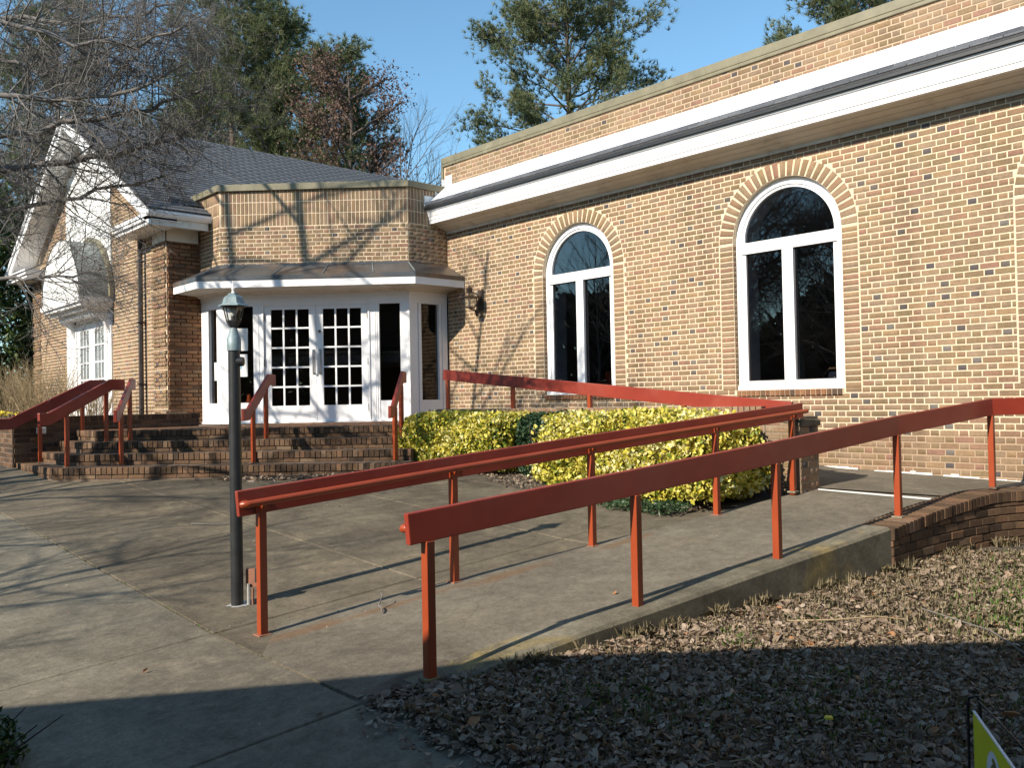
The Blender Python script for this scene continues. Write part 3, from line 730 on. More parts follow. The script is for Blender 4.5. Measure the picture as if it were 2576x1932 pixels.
# canopy: sloping metal roof on a white fascia, sloping soffit beneath
CF = 11.325; C0 = Vector((8.411, CF, 0)); C1 = C0+BD*3.607
outl = [(XW-.004, CF), (C0.x, C0.y), (C1.x, C1.y), (C1.x, 14.83)]
mb = MB(); mb.sweep([(.0, 3.425), (.0, 3.545), (-.03, 3.545), (-.03, 3.425)][::-1], [(x, y, 0) for x, y in outl][::-1]); mb.build('canopy_fascia', M['white_paint'], bay)
mb = MB(); inn = [(XW-.004, BC.y-.015), (BC.x-.006, BC.y-.015), (BE.x-.015, BE.y-.006), (BE.x-.015, 14.83)]
tops = [];
def band(mb, A, za, B, zb):
    for i in range(3): mb.quad((*A[i], za), (*A[i+1], za), (*B[i+1], zb), (*B[i], zb))
drip = [(XW-.004, CF-.012), (C0.x-.005, C0.y-.012), (C1.x-.012, C1.y-.005), (C1.x-.012, 14.83)]
band(mb, drip, 3.546, drip, 3.615); band(mb, drip, 3.615, inn, 3.845); band(mb, inn, 3.845, inn, 3.87); band(mb, inn, 3.50, drip, 3.546)
croof = mb.build('canopy_roof', M['roof_copper'], bay, fix=False)
mb = MB()
def seam(ax, ay, bx, by): mb.tube([(ax, ay, 3.622), (bx, by, 3.850)], .009, 5)
seam(*drip[1], *inn[1]); seam(*drip[2], *inn[2])
for k in (.19, .42, .65, .86):
    a = Vector(drip[1]).lerp(Vector(drip[2]), k); b = Vector(inn[1]).lerp(Vector(inn[2]), k); seam(a.x, a.y, b.x, b.y)
mb.build('roof_seam', M['lead_grey'], croof)
mb = MB(); fi_ = [(XW-.004, CF+.03), (C0.x+.012, C0.y+.03), (C1.x+.03, C1.y+.012), (C1.x+.03, 14.83)]
i2 = [(XW-.004, BC.y-.10), (BC.x-.04, BC.y-.10), (BE.x-.10, BE.y-.04), (BE.x-.10, 14.83)]
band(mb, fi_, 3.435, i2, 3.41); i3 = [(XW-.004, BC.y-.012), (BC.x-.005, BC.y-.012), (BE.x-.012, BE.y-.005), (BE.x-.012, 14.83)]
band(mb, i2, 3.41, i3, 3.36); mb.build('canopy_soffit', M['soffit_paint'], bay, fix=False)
# joinery: posts, heads and base panels in white
mb = MB()
B = lambda s0, s1, t0, t1, z0, z1: mb.obox(BC, BD, BN, s0, s1, t0, t1, z0, z1)
FR = -.05
B(.0, BL, -.10, .012, 3.30, 3.40); B(0, BL, -.10, .0, 3.165, 3.299)
for a, b in ((.0, .158), (.512, .700), (2.470, 2.650), (3.012, BL)): B(a, b, -.10, .0, PZ, 3.164)
B(.158, .512, -.10, -.012, PZ, 1.535); B(2.65, 3.012, -.10, -.012, PZ, 1.535)
B(-.006, .03, -.06, .014, PZ, 3.29); B(.672, .700, -.05, .016, PZ, 3.26); B(2.470, 2.498, -.05, .016, PZ, 3.26); B(.700, 2.470, -.05, .010, 3.235, 3.262)
B(.545, .556, -.02, .008, PZ, 3.15); B(.575, .586, -.02, .008, PZ, 3.15); B(2.555, 2.566, -.02, .008, PZ, 3.15)
B(0, BL, -.12, .018, PZ-.0, PZ+.03)
for k in range(4):                                           # mouldings round the base panels
    pass
# right facet (runs along +X) and left facet (runs along +Y)
RX = lambda x0, x1, t0, t1, z0, z1: mb.box(x0, x1, BC.y-t1, BC.y-t0, z0, z1)
RX(BC.x, XW-.03, -.10, .012, 3.30, 3.40); RX(BC.x, XW-.03, -.10, 0, 3.17, 3.299)
for a, b in ((BC.x+.003, 8.775), (8.80, 8.855), (9.235, 9.29), (9.31, XW-.034)): RX(a, b, -.10, .0 if a != 8.80 else .006, PZ, 3.169)
RX(8.775, 8.80, -.1, -.02, PZ, 3.169); RX(9.29, 9.31, -.1, -.02, PZ, 3.169); RX(8.855, 9.235, -.10, -.006, PZ, 1.53); RX(BC.x-.01, XW-.032, -.11, .02, PZ, PZ+.035)
LY = lambda y0, y1, t0, t1, z0, z1: mb.box(BE.x-t1, BE.x-t0, y0, y1, z0, z1)
LY(BE.y, 14.83, -.10, .012, 3.30, 3.40); LY(BE.y, 14.83, -.10, 0, 3.15, 3.299)
for a, b in ((BE.y, 14.215), (14.54, 14.83)): LY(a, b, -.10, 0, PZ, 3.149)
LY(14.215, 14.54, -.10, -.008, PZ, 1.535); LY(14.66, 14.672, -.02, .008, PZ, 3.14); LY(BE.y, 14.83, -.11, .02, PZ, PZ+.03)
mb.build('door_surround', M['white_paint'], bay)
def pane(name, mat, parent, s0, s1, z0, z1, t=-.055):
    m2 = MB(); m2.obox(BC, BD, BN, s0, s1, t, t+.006, z0, z1); return m2.build(name, mat, parent)
pane('sidelight', M['door_glass'], bay, .15, .52, 1.53, 3.17); pane('sidelight', M['door_glass'], bay, 2.64, 3.02, 1.53, 3.17)
mb = MB(); mb.box(8.85, 9.24, BC.y+.05, BC.y+.056, 1.52, 3.18); mb.build('sidelight', M['door_glass'], bay)
mb = MB(); mb.box(BE.x+.05, BE.x+.056, 14.21, 14.55, 1.53, 3.16); mb.build('sidelight', M['door_glass'], bay)
# the two leaves, fifteen panes each
for (a, b, hs) in ((.703, 1.582, -1), (1.588, 2.467, 1)):
    ga, gb, z0, z1 = a+.115, b-.115, 1.475, 3.10
    mb = MB(); t0, t1 = -.062, -.018
    for (p, q, c_, d_) in ((a, ga, PZ+.012, 3.232), (gb, b, PZ+.012, 3.232), (ga, gb, PZ+.012, z0), (ga, gb, z1, 3.232)): mb.obox(BC, BD, BN, p, q, t0, t1, c_, d_)
    mb.obox(BC, BD, BN, ga+.01, gb-.01, t1, t1+.006, PZ+.02, PZ+.16)
    mw = .028; pw = (gb-ga-2*mw)/3; ph = (z1-z0-4*mw)/5
    for k in (1, 2): s_ = ga+k*pw+(k-1)*mw; mb.obox(BC, BD, BN, s_, s_+mw, t0+.006, t1-.005, z0, z1)
    for k in (1, 2, 3, 4):
        z_ = z0+k*ph+(k-1)*mw
        for j in range(3): s_ = ga+j*(pw+mw); mb.obox(BC, BD, BN, s_, s_+pw, t0+.008, t1-.007, z_, z_+mw)
    door = mb.build('door', M['white_paint'], bay)
    for i in range(3):
        for j in range(5):
            m2 = MB(); s_ = ga+i*(pw+mw); z_ = z0+j*(ph+mw); m2.obox(BC, BD, BN, s_-.004, s_+pw+.004, -.044, -.040, z_-.004, z_+ph+.004); m2.build('pane', M['door_glass'], door)
    m2 = MB(); hx = (1.530 if hs < 0 else 1.640)
    pts = [BP(hx-.012, -.018, 2.02), BP(hx-.012, .045, 2.02), BP(hx-.012, .05, 2.08), BP(hx-.012, .05, 2.34), BP(hx-.012, .045, 2.385), BP(hx-.012, -.018, 2.385)]
    m2.tube([pts[0], pts[1], pts[2], pts[3], pts[4], pts[5]], .011, 6); m2.obox(BC, BD, BN, hx-.036, hx+.014, -.018, -.012, 1.99, 2.42); m2.build('handle', M['chrome_grey'], door)
    for z_ in (1.42, 2.2, 2.98):
        m2 = MB(); hx2 = a if hs < 0 else b; m2.obox(BC, BD, BN, hx2-.008, hx2+.008, -.02, .014, z_-.06, z_+.06); m2.build('hinge', M['dark_bronze'], door)
    if hs < 0:
        m2 = MB(); q = BP(1.52, -.012, 2.72); m2.tube([q, BP(1.52, .012, 2.72)], .022, 10); m2.build('lock', M['dark_bronze'], door)
# dim foyer behind the glass
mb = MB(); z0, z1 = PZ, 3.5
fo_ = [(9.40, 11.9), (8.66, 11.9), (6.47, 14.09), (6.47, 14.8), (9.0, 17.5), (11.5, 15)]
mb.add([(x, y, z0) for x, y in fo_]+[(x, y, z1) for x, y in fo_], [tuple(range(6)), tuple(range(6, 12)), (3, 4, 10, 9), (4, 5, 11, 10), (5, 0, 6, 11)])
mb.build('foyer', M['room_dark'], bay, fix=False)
mb = MB(); mb.tube([(9.02, 12.6, PZ), (9.02, 12.6, 2.35)], .012, 6); mb.tube([(9.16, 12.5, 1.95), (9.19, 12.42, 1.98), (9.19, 12.42, 2.33), (9.13, 12.5, 2.36)], .013, 6); mb.build('brass_pull', M['brass'], bay)
# notices taped to the glass, cone on a white box inside
def notice(s0, s1, z0, z1, lab, marks):
    q = BC+BD*((s0+s1)/2)
    t = thing('paper_notice', (q.x, q.y, z0), lab, 'notice', 'paper notices taped to the entrance glass')
    m2 = MB(); m2.obox(BC, BD, BN, s0, s1, -.048, -.046, z0, z1); m2.build('sheet', M['paper'], t)
    m2 = MB()
    for (a, b, c_, d_) in marks: m2.obox(BC, BD, BN, s0+a*(s1-s0), s0+b*(s1-s0), -.0458, -.0448, z0+c_*(z1-z0), z0+d_*(z1-z0))
    if marks: m2.build('print', M['jamb_grey'] if len(marks) > 1 else M['paper_blue'], t)
notice(2.76, 2.985, 2.42, 2.80, 'upper white paper sheet on the sidelight behind the lamp head', [(.15, .85, .78, .86), (.2, .8, .62, .66), (.12, .7, .5, .54)])
notice(2.77, 2.985, 1.98, 2.36, 'lower white sheet with a small blue mark beside the lamp post', [(.42, .56, .35, .5)])
q = (BE.x, 14.28, 2.0)
t = thing('paper_notice', (BE.x, 14.25, 1.93), 'white paper sheet low in the narrow window left of the lamp post', 'notice', 'paper notices taped to the entrance glass')
mb = MB(); mb.box(BE.x+.046, BE.x+.048, 14.215, 14.42, 1.93, 2.24); mb.build('sheet', M['paper'], t)
mb = MB(); q0 = BP(2.82, -.25, PZ); mb.obox(BC, BD, BN, 2.64, 2.98, -.42, -.09, PZ, 1.545); tag(mb.build('storage_box', M['white_paint'], bevel=.01), 'white box behind the sidelight glass with an orange cone on top', 'box')
cone = thing('traffic_cone', BP(2.80, -.2, 1.547), 'small orange cone standing on a white box inside the sidelight', 'cone')
mb = MB(); cc = BP(2.80, -.2, 1.547); mb.lathe([(.052, .006), (.048, .02), (.030, .12), (.020, .135), (.012, .136)], cc, 14); mb.build('cone_body', M['cone_orange'], cone, smooth=True)
mb = MB(); mb.box(cc[0]-.065, cc[0]+.065, cc[1]-.065, cc[1]+.065, cc[2], cc[2]+.008); mb.build('cone_base', M['cone_orange'], cone)
# ------------------------------------------------------------------ gabled house on the left
XG, YG = 5.76, 14.86
YR, ZR = 18.97, 7.42                                          # ridge
YL = 23.08
gab = thing('gabled_building', (XG, YG, .7), 'gabled brick house with grey shingle roof and white arched door hood', 'building')
gb_ = Pieces('brick', 'brickwork', M['brick_tan'])
SLOPE = (ZR-4.74)/(YR-14.40)
def rake(y): return ZR-SLOPE*abs(y-YR)
mb = MB()
mb.add([(XG, YL, .4), (XG, YG, .4), (XG, YG, rake(YG)-.06), (XG, YR, ZR-.06), (XG, YL, rake(YL)-.06)], [(0, 1, 2, 3, 4)])
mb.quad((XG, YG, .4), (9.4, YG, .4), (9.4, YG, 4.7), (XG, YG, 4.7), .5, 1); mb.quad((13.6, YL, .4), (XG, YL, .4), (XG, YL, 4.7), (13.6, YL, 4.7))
mb.quad((13.6, YG+.1, .4), (13.6, YL, .4), (13.6, YL, 4.7), (13.6, YG+.1, 4.7)); mb.quad((13.6, YG+.1, 4.7), (13.6, YL, 4.7), (13.6, YR, ZR), (13.6, YR, ZR))
gw = mb.build('wall', [M['mortar_cream'], M['mortar_dark']], gab, fix=False)
PY0, PY1 = 17.58, 20.42                                        # white panel in the middle of the gable
zo = PZ-.0677*6
quoin = lambda z: int((z-zo)/COURSE) % 5 != 0
gh = lambda z: [(PY0-.005, PY1+.005), (YG-.1, YG+.62), (YL-.62, YL+.1)]
def gclip(z):
    if z < 4.5: return (YG, YL)
    d = (ZR-.2-z)/SLOPE; return (YR-d, YR+d)
lay_wall(gb_, gw, (XG, 0, 0), (0, 1, 0), nW, YG, YL, .5, 7.1, gh, clipz=gclip, zoff=zo)
for a, b in ((YG, YG+.62), (YL-.62, YL)):                      # banded corner piers
    lay_wall(gb_, gw, (XG, 0, 0), (0, 1, 0), nW, a+.003, b, .5, 4.55, None, zoff=zo, off=.0, depth=.034, skip=lambda u_, z: not quoin(z))
    lay_wall(gb_, gw, (XG, 0, 0), (0, 1, 0), nW, a+.003, b, .5, 4.55, None, zoff=zo, skip=lambda u_, z: quoin(z))
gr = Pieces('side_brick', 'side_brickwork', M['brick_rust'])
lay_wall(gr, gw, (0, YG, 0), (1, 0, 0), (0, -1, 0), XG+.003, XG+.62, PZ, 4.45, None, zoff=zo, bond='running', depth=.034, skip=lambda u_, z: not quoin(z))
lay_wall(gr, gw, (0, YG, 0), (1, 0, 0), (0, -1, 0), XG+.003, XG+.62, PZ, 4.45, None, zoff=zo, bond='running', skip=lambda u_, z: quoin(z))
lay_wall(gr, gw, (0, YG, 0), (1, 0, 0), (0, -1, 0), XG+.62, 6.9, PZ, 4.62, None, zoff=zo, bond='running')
gr.finish(); gb_.finish()
# foot of the corner pier
mb = MB(); mb.box(XG-.05, XG+.30, YG-.045, YG-.034, PZ, PZ+.23); mb.box(XG-.052, XG-.035, YG-.04, YG+.2, PZ, PZ+.23); mb.build('pier_foot', M['brick_tan'], gab)
# white panel with shallow boards, door casing
mb = MB(); z = 3.40
while z < 7.0:
    z1 = z+.24; d = (ZR-.22-(z+.12))/SLOPE; a, b = max(PY0, YR-d), min(PY1, YR+d)
    if b-a > .1: mb.hexa([(XG-.030, a, z), (XG-.001, a, z), (XG-.001, b, z), (XG-.030, b, z), (XG-.018, a, z1), (XG-.001, a, z1), (XG-.001, b, z1), (XG-.018, b, z1)])
    z = z1
mb.build('siding_panel', M['panel_white'], gab)
DY0, DY1 = 17.64, 19.78
mb = MB(); xf = XG-.05
for (a, b, z0, z1, x) in ((PY0, DY0+.12, .9, 3.42, XG-.03), (DY1-.02, PY1, .9, 3.42, XG-.03), (DY0+.12, DY0+.2, .9, 3.34, xf), (DY1-.1, DY1-.02, .9, 3.34, xf), (DY0+.12, DY1-.02, 3.26, 3.42, xf)): mb.box(x, XG-.001, a, b, z0, z1)
mb.build('door_casing', M['white_paint'], gab)
for (a, b) in ((17.86, 18.76), (18.77, 19.67)):
    mb = MB(); ga, gb2 = a+.13, b-.22 if a < 18 else b-.20; z0, z1 = 1.75, 3.10; x0, x1 = XG-.035, XG-.005
    mb.box(x0, x1, a, ga, 1.2, 3.25); mb.box(x0, x1, gb2, b, 1.2, 3.25); mb.box(x0, x1, ga, gb2, 1.2, z0); mb.box(x0, x1, ga, gb2, z1, 3.25)
    pw = (gb2-ga-.06)/3; ph = (z1-z0-.09)/4
    for k in (1, 2): y = ga+k*pw+(k-1)*.03; mb.box(x0+.004, x1, y, y+.03, z0, z1)
    for k in (1, 2, 3):
        z = z0+k*ph+(k-1)*.03
        for j in range(3): y = ga+j*(pw+.03); mb.box(x0+.005, x1, y, y+pw, z, z+.03)
    dr = mb.build('door', M['white_paint'], gab)
    for j in range(3):
        for k in range(4):
            m2 = MB(); y = ga+j*(pw+.03); z = z0+k*(ph+.03); m2.box(XG-.014, XG-.010, y, y+pw, z, z+ph); m2.build('pane', M['lead_grey'], dr)
# arched hood over that door
HC, HR, HZ, HX = 18.74, 1.22, 3.62, XG-.62
mb = MB(); N_ = 24; ring = [(HC-HR*math.cos(math.pi*k/N_), HZ+HR*math.sin(math.pi*k/N_)) for k in range(N_+1)]
mb.add([(HX, y, z) for y, z in ring]+[(HX+.05, y, z) for y, z in ring], [tuple(range(N_+1)), tuple(range(2*N_+1, N_, -1))]+[(k, k+1, N_+2+k, N_+1+k) for k in range(N_)])
hood = mb.build('door_hood', M['panel_white'], gab)
mb = MB()
for k in range(N_):
    (y0, z0), (y1, z1) = ring[k], ring[k+1]; s = 1.012
    f_ = lambda y, z, r: (HC+(y-HC)*r, HZ+(z-HZ)*r)
    a, b = f_(y0, z0, s), f_(y1, z1, s); mb.quad((HX-.015, *a), (XG-.03, *a), (XG-.03, *b), (HX-.015, *b))
mb.build('hood_roof', M['lead_grey'], hood, fix=False)
mb = MB()
for k in range(N_):
    (y0, z0), (y1, z1) = ring[k], ring[k+1]; pts = []
    for xx in (XG-.10, XG-.035):
        for (y, z, r) in ((y0, z0, 1.015), (y0, z0, 1.10), (y1, z1, 1.10), (y1, z1, 1.015)): pts.append((xx, *f_(y, z, r)))
    mb.hexa(pts)
mb.build('hood_flashing', M['coping_bronze'], hood)
mb = MB()
for (o_, z0, z1) in ((.0, HZ-.10, HZ), (.05, HZ-.16, HZ-.10), (.16, HZ-.22, HZ-.16), (.30, HZ-.30, HZ-.22)): mb.box(HX-.03+o_, XG-.032, HC-HR-.05+o_*.6, HC+HR+.05-o_*.6, z0, z1)
mb.build('hood_shelf', M['white_paint'], hood)
for s in (-1, 1):
    mb = MB(); y = HC+s*(HR-.14)
    mb.extrude([(0, 0, 0), (-.28, 0, 0), (-.26, 0, -.05), (-.12, 0, -.12), (-.08, 0, -.24), (-.02, 0, -.34), (0, 0, -.34)], (XG-.032, y-.05, HZ-.30), (XG-.032, y+.05, HZ-.30)); mb.build('bracket', M['white_paint'], hood)
# roof: boards, rakes, gutter, shingles
XE = 5.28; YE = 14.36
mb = MB()
def roofz(y, d=0): return ZR+.05-SLOPE*abs(y-YR)+d
mb.add([(XE, YE, roofz(YE)), (14.6, YE, roofz(YE)), (14.6, YR, ZR+.05), (XE, YR, ZR+.05), (XE, YE, roofz(YE)-.05), (14.6, YE, roofz(YE)-.05), (14.6, YR, ZR), (XE, YR, ZR)], [(0, 1, 2, 3), (4, 7, 6, 5), (0, 4, 5, 1), (0, 3, 7, 4), (1, 5, 6, 2)])
y2 = 2*YR-YE
mb.add([(XE, y2, roofz(y2)), (14.6, y2, roofz(y2)), (14.6, YR, ZR+.05), (XE, YR, ZR+.05), (XE, y2, roofz(y2)-.05), (14.6, y2, roofz(y2)-.05), (14.6, YR, ZR), (XE, YR, ZR)], [(0, 3, 2, 1), (4, 5, 6, 7), (0, 1, 5, 4), (0, 4, 7, 3), (1, 2, 6, 5)])
rf = mb.build('roof', M['shingle_edge'], gab, fix=False)
sh = Pieces('shingle', 'shingles', M['shingle'])
up = Vector((0, 1, SLOPE)).normalized(); nr = Vector((0, -SLOPE, 1)).normalized()
upT = (up-nr*.085).normalized(); nrT = (nr+up*.085).normalized()
Ls = math.hypot(YR-YE, (YR-YE)*SLOPE); row = 0; e = 0.0
while e < Ls-.02:
    x = XE-.03-(row % 3)*.1
    while x < 14.6:
        w = .305; xa, xb = max(x, XE-.02), min(x+w, 14.6)
        lift = 0
        if xb-xa > .05 and not (row in (2,) and 5.75 < xa < 6.55):
            cpt = Vector(((xa+xb)/2, YE, roofz(YE)))+up*(e+.085)+nr*.008
            sh.add(cpt, (1, 0, 0), upT, nrT, xb-xa-.003, .172, .012, random.gauss(.5, .06), rf)
        x += w
    e += .142; row += 1
sh.finish()
mb = MB(); pA = Vector((5.72, YE, roofz(YE)))+up*.33+nr*.03                 # black sheet painting the dark gap of a slipped course
mb.add([pA, pA+Vector((.85, .0, 0))+up*.02, pA+Vector((.85, 0, 0))+up*.16+nr*.02, pA+Vector((.05, 0, 0))+up*.15+nr*.05], [(0, 1, 2, 3)]); mb.build('shingle_gap', M['black_iron'], rf, fix=False)
mb = MB()                                                     # white rake boards with a dark shingle lip
for s in (-1, 1):
    ya, yb = YR, YR+s*(YR-YE+.0)
    za, zb = ZR+.03, roofz(yb)-.01
    mb.hexa([(XE-.0, ya, za-.26), (XE+.04, ya, za-.26), (XE+.04, yb, zb-.26), (XE, yb, zb-.26), (XE-.0, ya, za), (XE+.04, ya, za), (XE+.04, yb, zb), (XE, yb, zb)])
    mb.hexa([(XE-.03, ya, za-.085), (XE, ya, za-.085), (XE, yb, zb-.085), (XE-.03, yb, zb-.085), (XE-.03, ya, za), (XE, ya, za), (XE, yb, zb), (XE-.03, yb, zb)])
    mb.hexa([(XE+.04, ya, za-.16), (XG, ya, za-.16), (XG, yb, zb-.16), (XE+.04, yb, zb-.16), (XE+.04, ya, za-.12), (XG, ya, za-.12), (XG, yb, zb-.12), (XE+.04, yb, zb-.12)])
    # return at the foot of the rake
    w0, w1 = (YE, YE+1.72) if s < 0 else (y2-1.72, y2)
    mb.box(XE+.0, XG-.002, w0, w1, 4.585, 4.64); mb.box(XE-.02, XG-.002, w0-.02, w1+.02, 4.64, 4.70); mb.box(XE+.04, XG-.002, w0+.04, w1-.04, 4.52, 4.585)
mb.build('rake_board', M['white_paint'], gab)
mb = MB(); gxs = [(-.0, 4.735), (-.085, 4.735), (-.085, 4.70), (-.06, 4.66), (-.03, 4.63), (0, 4.63)]
mb.extrude([(0, a, b) for a, b in gxs], (XE-.02, YE+.02, 0), (6.42, YE+.02, 0)); mb.build('gutter', M['white_paint'], gab)
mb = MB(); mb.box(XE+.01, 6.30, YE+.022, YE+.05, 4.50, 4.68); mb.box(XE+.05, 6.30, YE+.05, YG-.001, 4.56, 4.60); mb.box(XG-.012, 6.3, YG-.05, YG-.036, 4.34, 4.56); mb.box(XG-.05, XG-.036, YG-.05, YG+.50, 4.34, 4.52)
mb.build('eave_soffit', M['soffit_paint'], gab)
mb = MB(); mb.tube([(XG-.09, YG+.98, 4.50), (XG-.09, YG+.98, 1.25)], .045, 8); mb.build('downspout', M['dark_bronze'], gab)
mb = MB()
for z in (1.9, 3.0, 4.1): mb.box(XG-.145, XG-.012, YG+.925, YG+1.035, z, z+.025)
mb.build('downspout_strap', M['dark_bronze'], gab)
# ------------------------------------------------------------------ brick steps and porch
steps = thing('entrance_steps', (5.2, 9.6, .62), 'four broad brick steps rising to the porch before the white doors', 'steps')
TK = (2.78, 3.17, 3.56, 3.96); XK = (3.86, 3.62, 3.37, 3.10); RIS = .14; KS = 20.39; SE = -.55; YP = 13.4
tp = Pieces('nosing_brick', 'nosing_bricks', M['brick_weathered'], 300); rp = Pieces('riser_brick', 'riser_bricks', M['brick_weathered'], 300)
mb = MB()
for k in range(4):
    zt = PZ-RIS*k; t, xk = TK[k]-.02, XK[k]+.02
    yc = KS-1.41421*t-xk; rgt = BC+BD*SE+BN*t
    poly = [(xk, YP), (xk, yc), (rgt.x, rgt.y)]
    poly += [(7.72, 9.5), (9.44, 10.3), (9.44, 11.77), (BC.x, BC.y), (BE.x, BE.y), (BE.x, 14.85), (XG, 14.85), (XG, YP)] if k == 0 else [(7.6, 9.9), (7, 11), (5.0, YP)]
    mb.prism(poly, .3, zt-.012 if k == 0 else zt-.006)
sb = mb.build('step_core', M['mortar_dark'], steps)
for k in range(4):
    zt = PZ-RIS*k; t, xk = TK[k], XK[k]; yc = KS-1.41421*t-xk
    c0 = Vector((xk, yc, 0)); rgt = BC+BD*SE+BN*t; rgt.z = 0
    for (a, b, n) in ((c0, Vector((rgt.x, rgt.y, 0)), BN), (c0, Vector((xk, YP, 0)), Vector((-1, 0, 0)))):
        u = (b-a).normalized(); Ln = (b-a).length; p = .004
        while p < Ln-.03:
            w = min(.0677, Ln-p)
            tp.add(a+u*(p+w/2)-n*.205+Vector((0, 0, zt-.0435+random.uniform(-.0015, .0015))), u, (0, 0, 1), n, w-.007, .085, .205+random.uniform(-.003, .003), random.random(), sb); p += .0677
        p = -random.random()*.1
        while p < Ln-.03:
            w0, w1 = max(p, .002), min(p+.2, Ln)
            if w1-w0 > .03: rp.add(a+u*((w0+w1)/2)-n*.026+Vector((0, 0, zt-.116)), u, (0, 0, 1), n, w1-w0-.009, .047, .014+random.uniform(-.002, .002), random.random(), sb)
            p += .203
tp.finish(); rp.finish()
pv = Pieces('paver', 'pavers', M['brick_rust'], 300)
for i in range(60):                                          # brick paving on the porch, laid parallel to the doors
    for j in range(13):
        s = -.5+.102*i; t = .05+.205*j+(.1 if i % 2 else 0); q = BC+BD*s+BN*t
        if t > 2.50 or q.x < 4.10 or q.y > 13.3 or s > 5.2: continue
        pv.add((q.x, q.y, PZ-.02), BD, BN, (0, 0, 1), .095, .197, .018+random.uniform(-.001, .0015), random.random(), sb)
pv.finish()

# ------------------------------------------------------------------ planter wall beside the steps
pw_ = thing('planter_wall', (3.05, YP, .6), 'low weathered brick planter wall between the steps and the gabled house', 'wall')
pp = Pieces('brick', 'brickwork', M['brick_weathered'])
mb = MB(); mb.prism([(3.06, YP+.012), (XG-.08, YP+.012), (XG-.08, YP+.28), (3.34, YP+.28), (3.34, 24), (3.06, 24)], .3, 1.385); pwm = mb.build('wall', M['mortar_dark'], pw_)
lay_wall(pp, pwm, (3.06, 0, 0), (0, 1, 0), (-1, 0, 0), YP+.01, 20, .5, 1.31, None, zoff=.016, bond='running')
lay_wall(pp, pwm, (0, YP+.012, 0), (1, 0, 0), (0, -1, 0), 3.06, XG-.08, .5, 1.31, None, zoff=.016, bond='running')
for (a, u, n, L_) in (((3.06, YP+.01, 0), (0, 1, 0), (-1, 0, 0), 7), ((3.06, YP+.012, 0), (1, 0, 0), (0, -1, 0), 2.6)):
    p = 0
    while p < L_: pp.add(Vector(a)+Vector(u)*(p+.034)-Vector(n)*.2+Vector((0, 0, 1.35)), u, (0, 0, 1), n, .06, .08, .212, random.random(), pwm); p += .0677
pp.finish()
mb = MB(); mb.prism([(3.34, YP+.28), (XG-.08, YP+.28), (XG-.08, 24), (3.34, 24)], 1.0, 1.27); tag(mb.build('planter_soil', M['dirt_ground']), kind='structure')

# ------------------------------------------------------------------ wall carrying the upper ramp, behind the hedge
rw = thing('ramp_wall', (7.69, 4.2, LANDING), 'brick wall with upright brick cap running behind the yellow hedge', 'wall')
rp2 = Pieces('brick', 'brickwork', M['brick_tan'])
mb = MB(); mb.prism([(7.70, 4.62), (7.98, 4.62), (7.98, 10.0), (7.70, 10.0)], .2, 1.30); mb.prism([(7.645, 4.215), (8.005, 4.215), (8.005, 4.615), (7.705, 4.615)], .2, 1.285); rwm = mb.build('wall', M['mortar_grey'], rw)
lay_wall(rp2, rwm, (7.70, 0, 0), (0, 1, 0), (-1, 0, 0), 4.63, 9.6, .3, 1.29, None, zoff=LANDING, bond='running')
lay_wall(rp2, rwm, (7.645, 4.215, 0), (.148, .989, 0), (-.989, .148, 0), .0, .405, .3, 1.29, None, zoff=LANDING, bond='running')
lay_wall(rp2, rwm, (0, 4.215, 0), (1, 0, 0), (0, -1, 0), 7.645, 8.005, .3, 1.22, None, zoff=LANDING, bond='flemish')
mb = MB(); mb.hexa([(7.63, 4.19, 1.19), (8.02, 4.19, 1.19), (8.02, 4.62, 1.27), (7.68, 4.62, 1.27), (7.63, 4.19, 1.275), (8.02, 4.19, 1.25), (8.02, 4.62, 1.305), (7.68, 4.62, 1.305)]); mb.build('pier_cap', M['concrete_kerb'], rw, bevel=.012)
y = 4.64
while y < 9.9: rp2.add((8.0, y+.034, 1.345), (0, 1, 0), (0, 0, 1), (-1, 0, 0), .059, .088, .315, random.random()*.88, rwm); y += .0677
rp2.finish()

# ------------------------------------------------------------------ low curved wall holding the landing
cw = thing('retaining_wall', (6.42, 2.93, .2), 'low curved brown brick wall edging the ramp landing above the leaves', 'wall')
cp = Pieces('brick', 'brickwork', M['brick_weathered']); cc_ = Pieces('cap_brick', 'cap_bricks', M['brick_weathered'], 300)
ctl = [(6.42, 2.945), (7.1, 2.93), (7.8, 2.86), (8.35, 2.735), (8.75, 2.48), (8.98, 2.08), (9.06, 1.5), (9.08, .6), (9.08, -.6)]
def catmull(P, n=14):
    out = []
    for i in range(len(P)-1):
        p0 = Vector(P[max(0, i-1)]); p1 = Vector(P[i]); p2 = Vector(P[i+1]); p3 = Vector(P[min(len(P)-1, i+2)])
        for k in range(n):
            t = k/n; out.append(.5*((2*p1)+(p2-p0)*t+(2*p0-5*p1+4*p2-p3)*t*t+(3*p1-p0-3*p2+p3)*t**3))
    out.append(Vector(P[-1])); return out
cpath = catmull(ctl); cum = [0]
for a, b in zip(cpath, cpath[1:]): cum.append(cum[-1]+(b-a).length)
def cat(d):
    for i in range(len(cum)-1):
        if d <= cum[i+1]: return cpath[i].lerp(cpath[i+1], (d-cum[i])/(cum[i+1]-cum[i])), (cpath[i+1]-cpath[i]).normalized()
    return cpath[-1], (cpath[-1]-cpath[-2]).normalized()
def ctop(x): return min(ramp_z(x), LANDING)+.035
mb = MB(); rows = []
for p, q in zip(cpath, cpath[1:]+[cpath[-1]+(cpath[-1]-cpath[-2])]):
    d = (q-p).normalized(); nx = Vector((d.y, -d.x)); zt = ctop(p.x)-.085; a = p+nx*.118; b = p-nx*.128
    rows.append([(a.x, a.y, -.3), (a.x, a.y, zt), (b.x, b.y, zt), (b.x, b.y, -.3)])
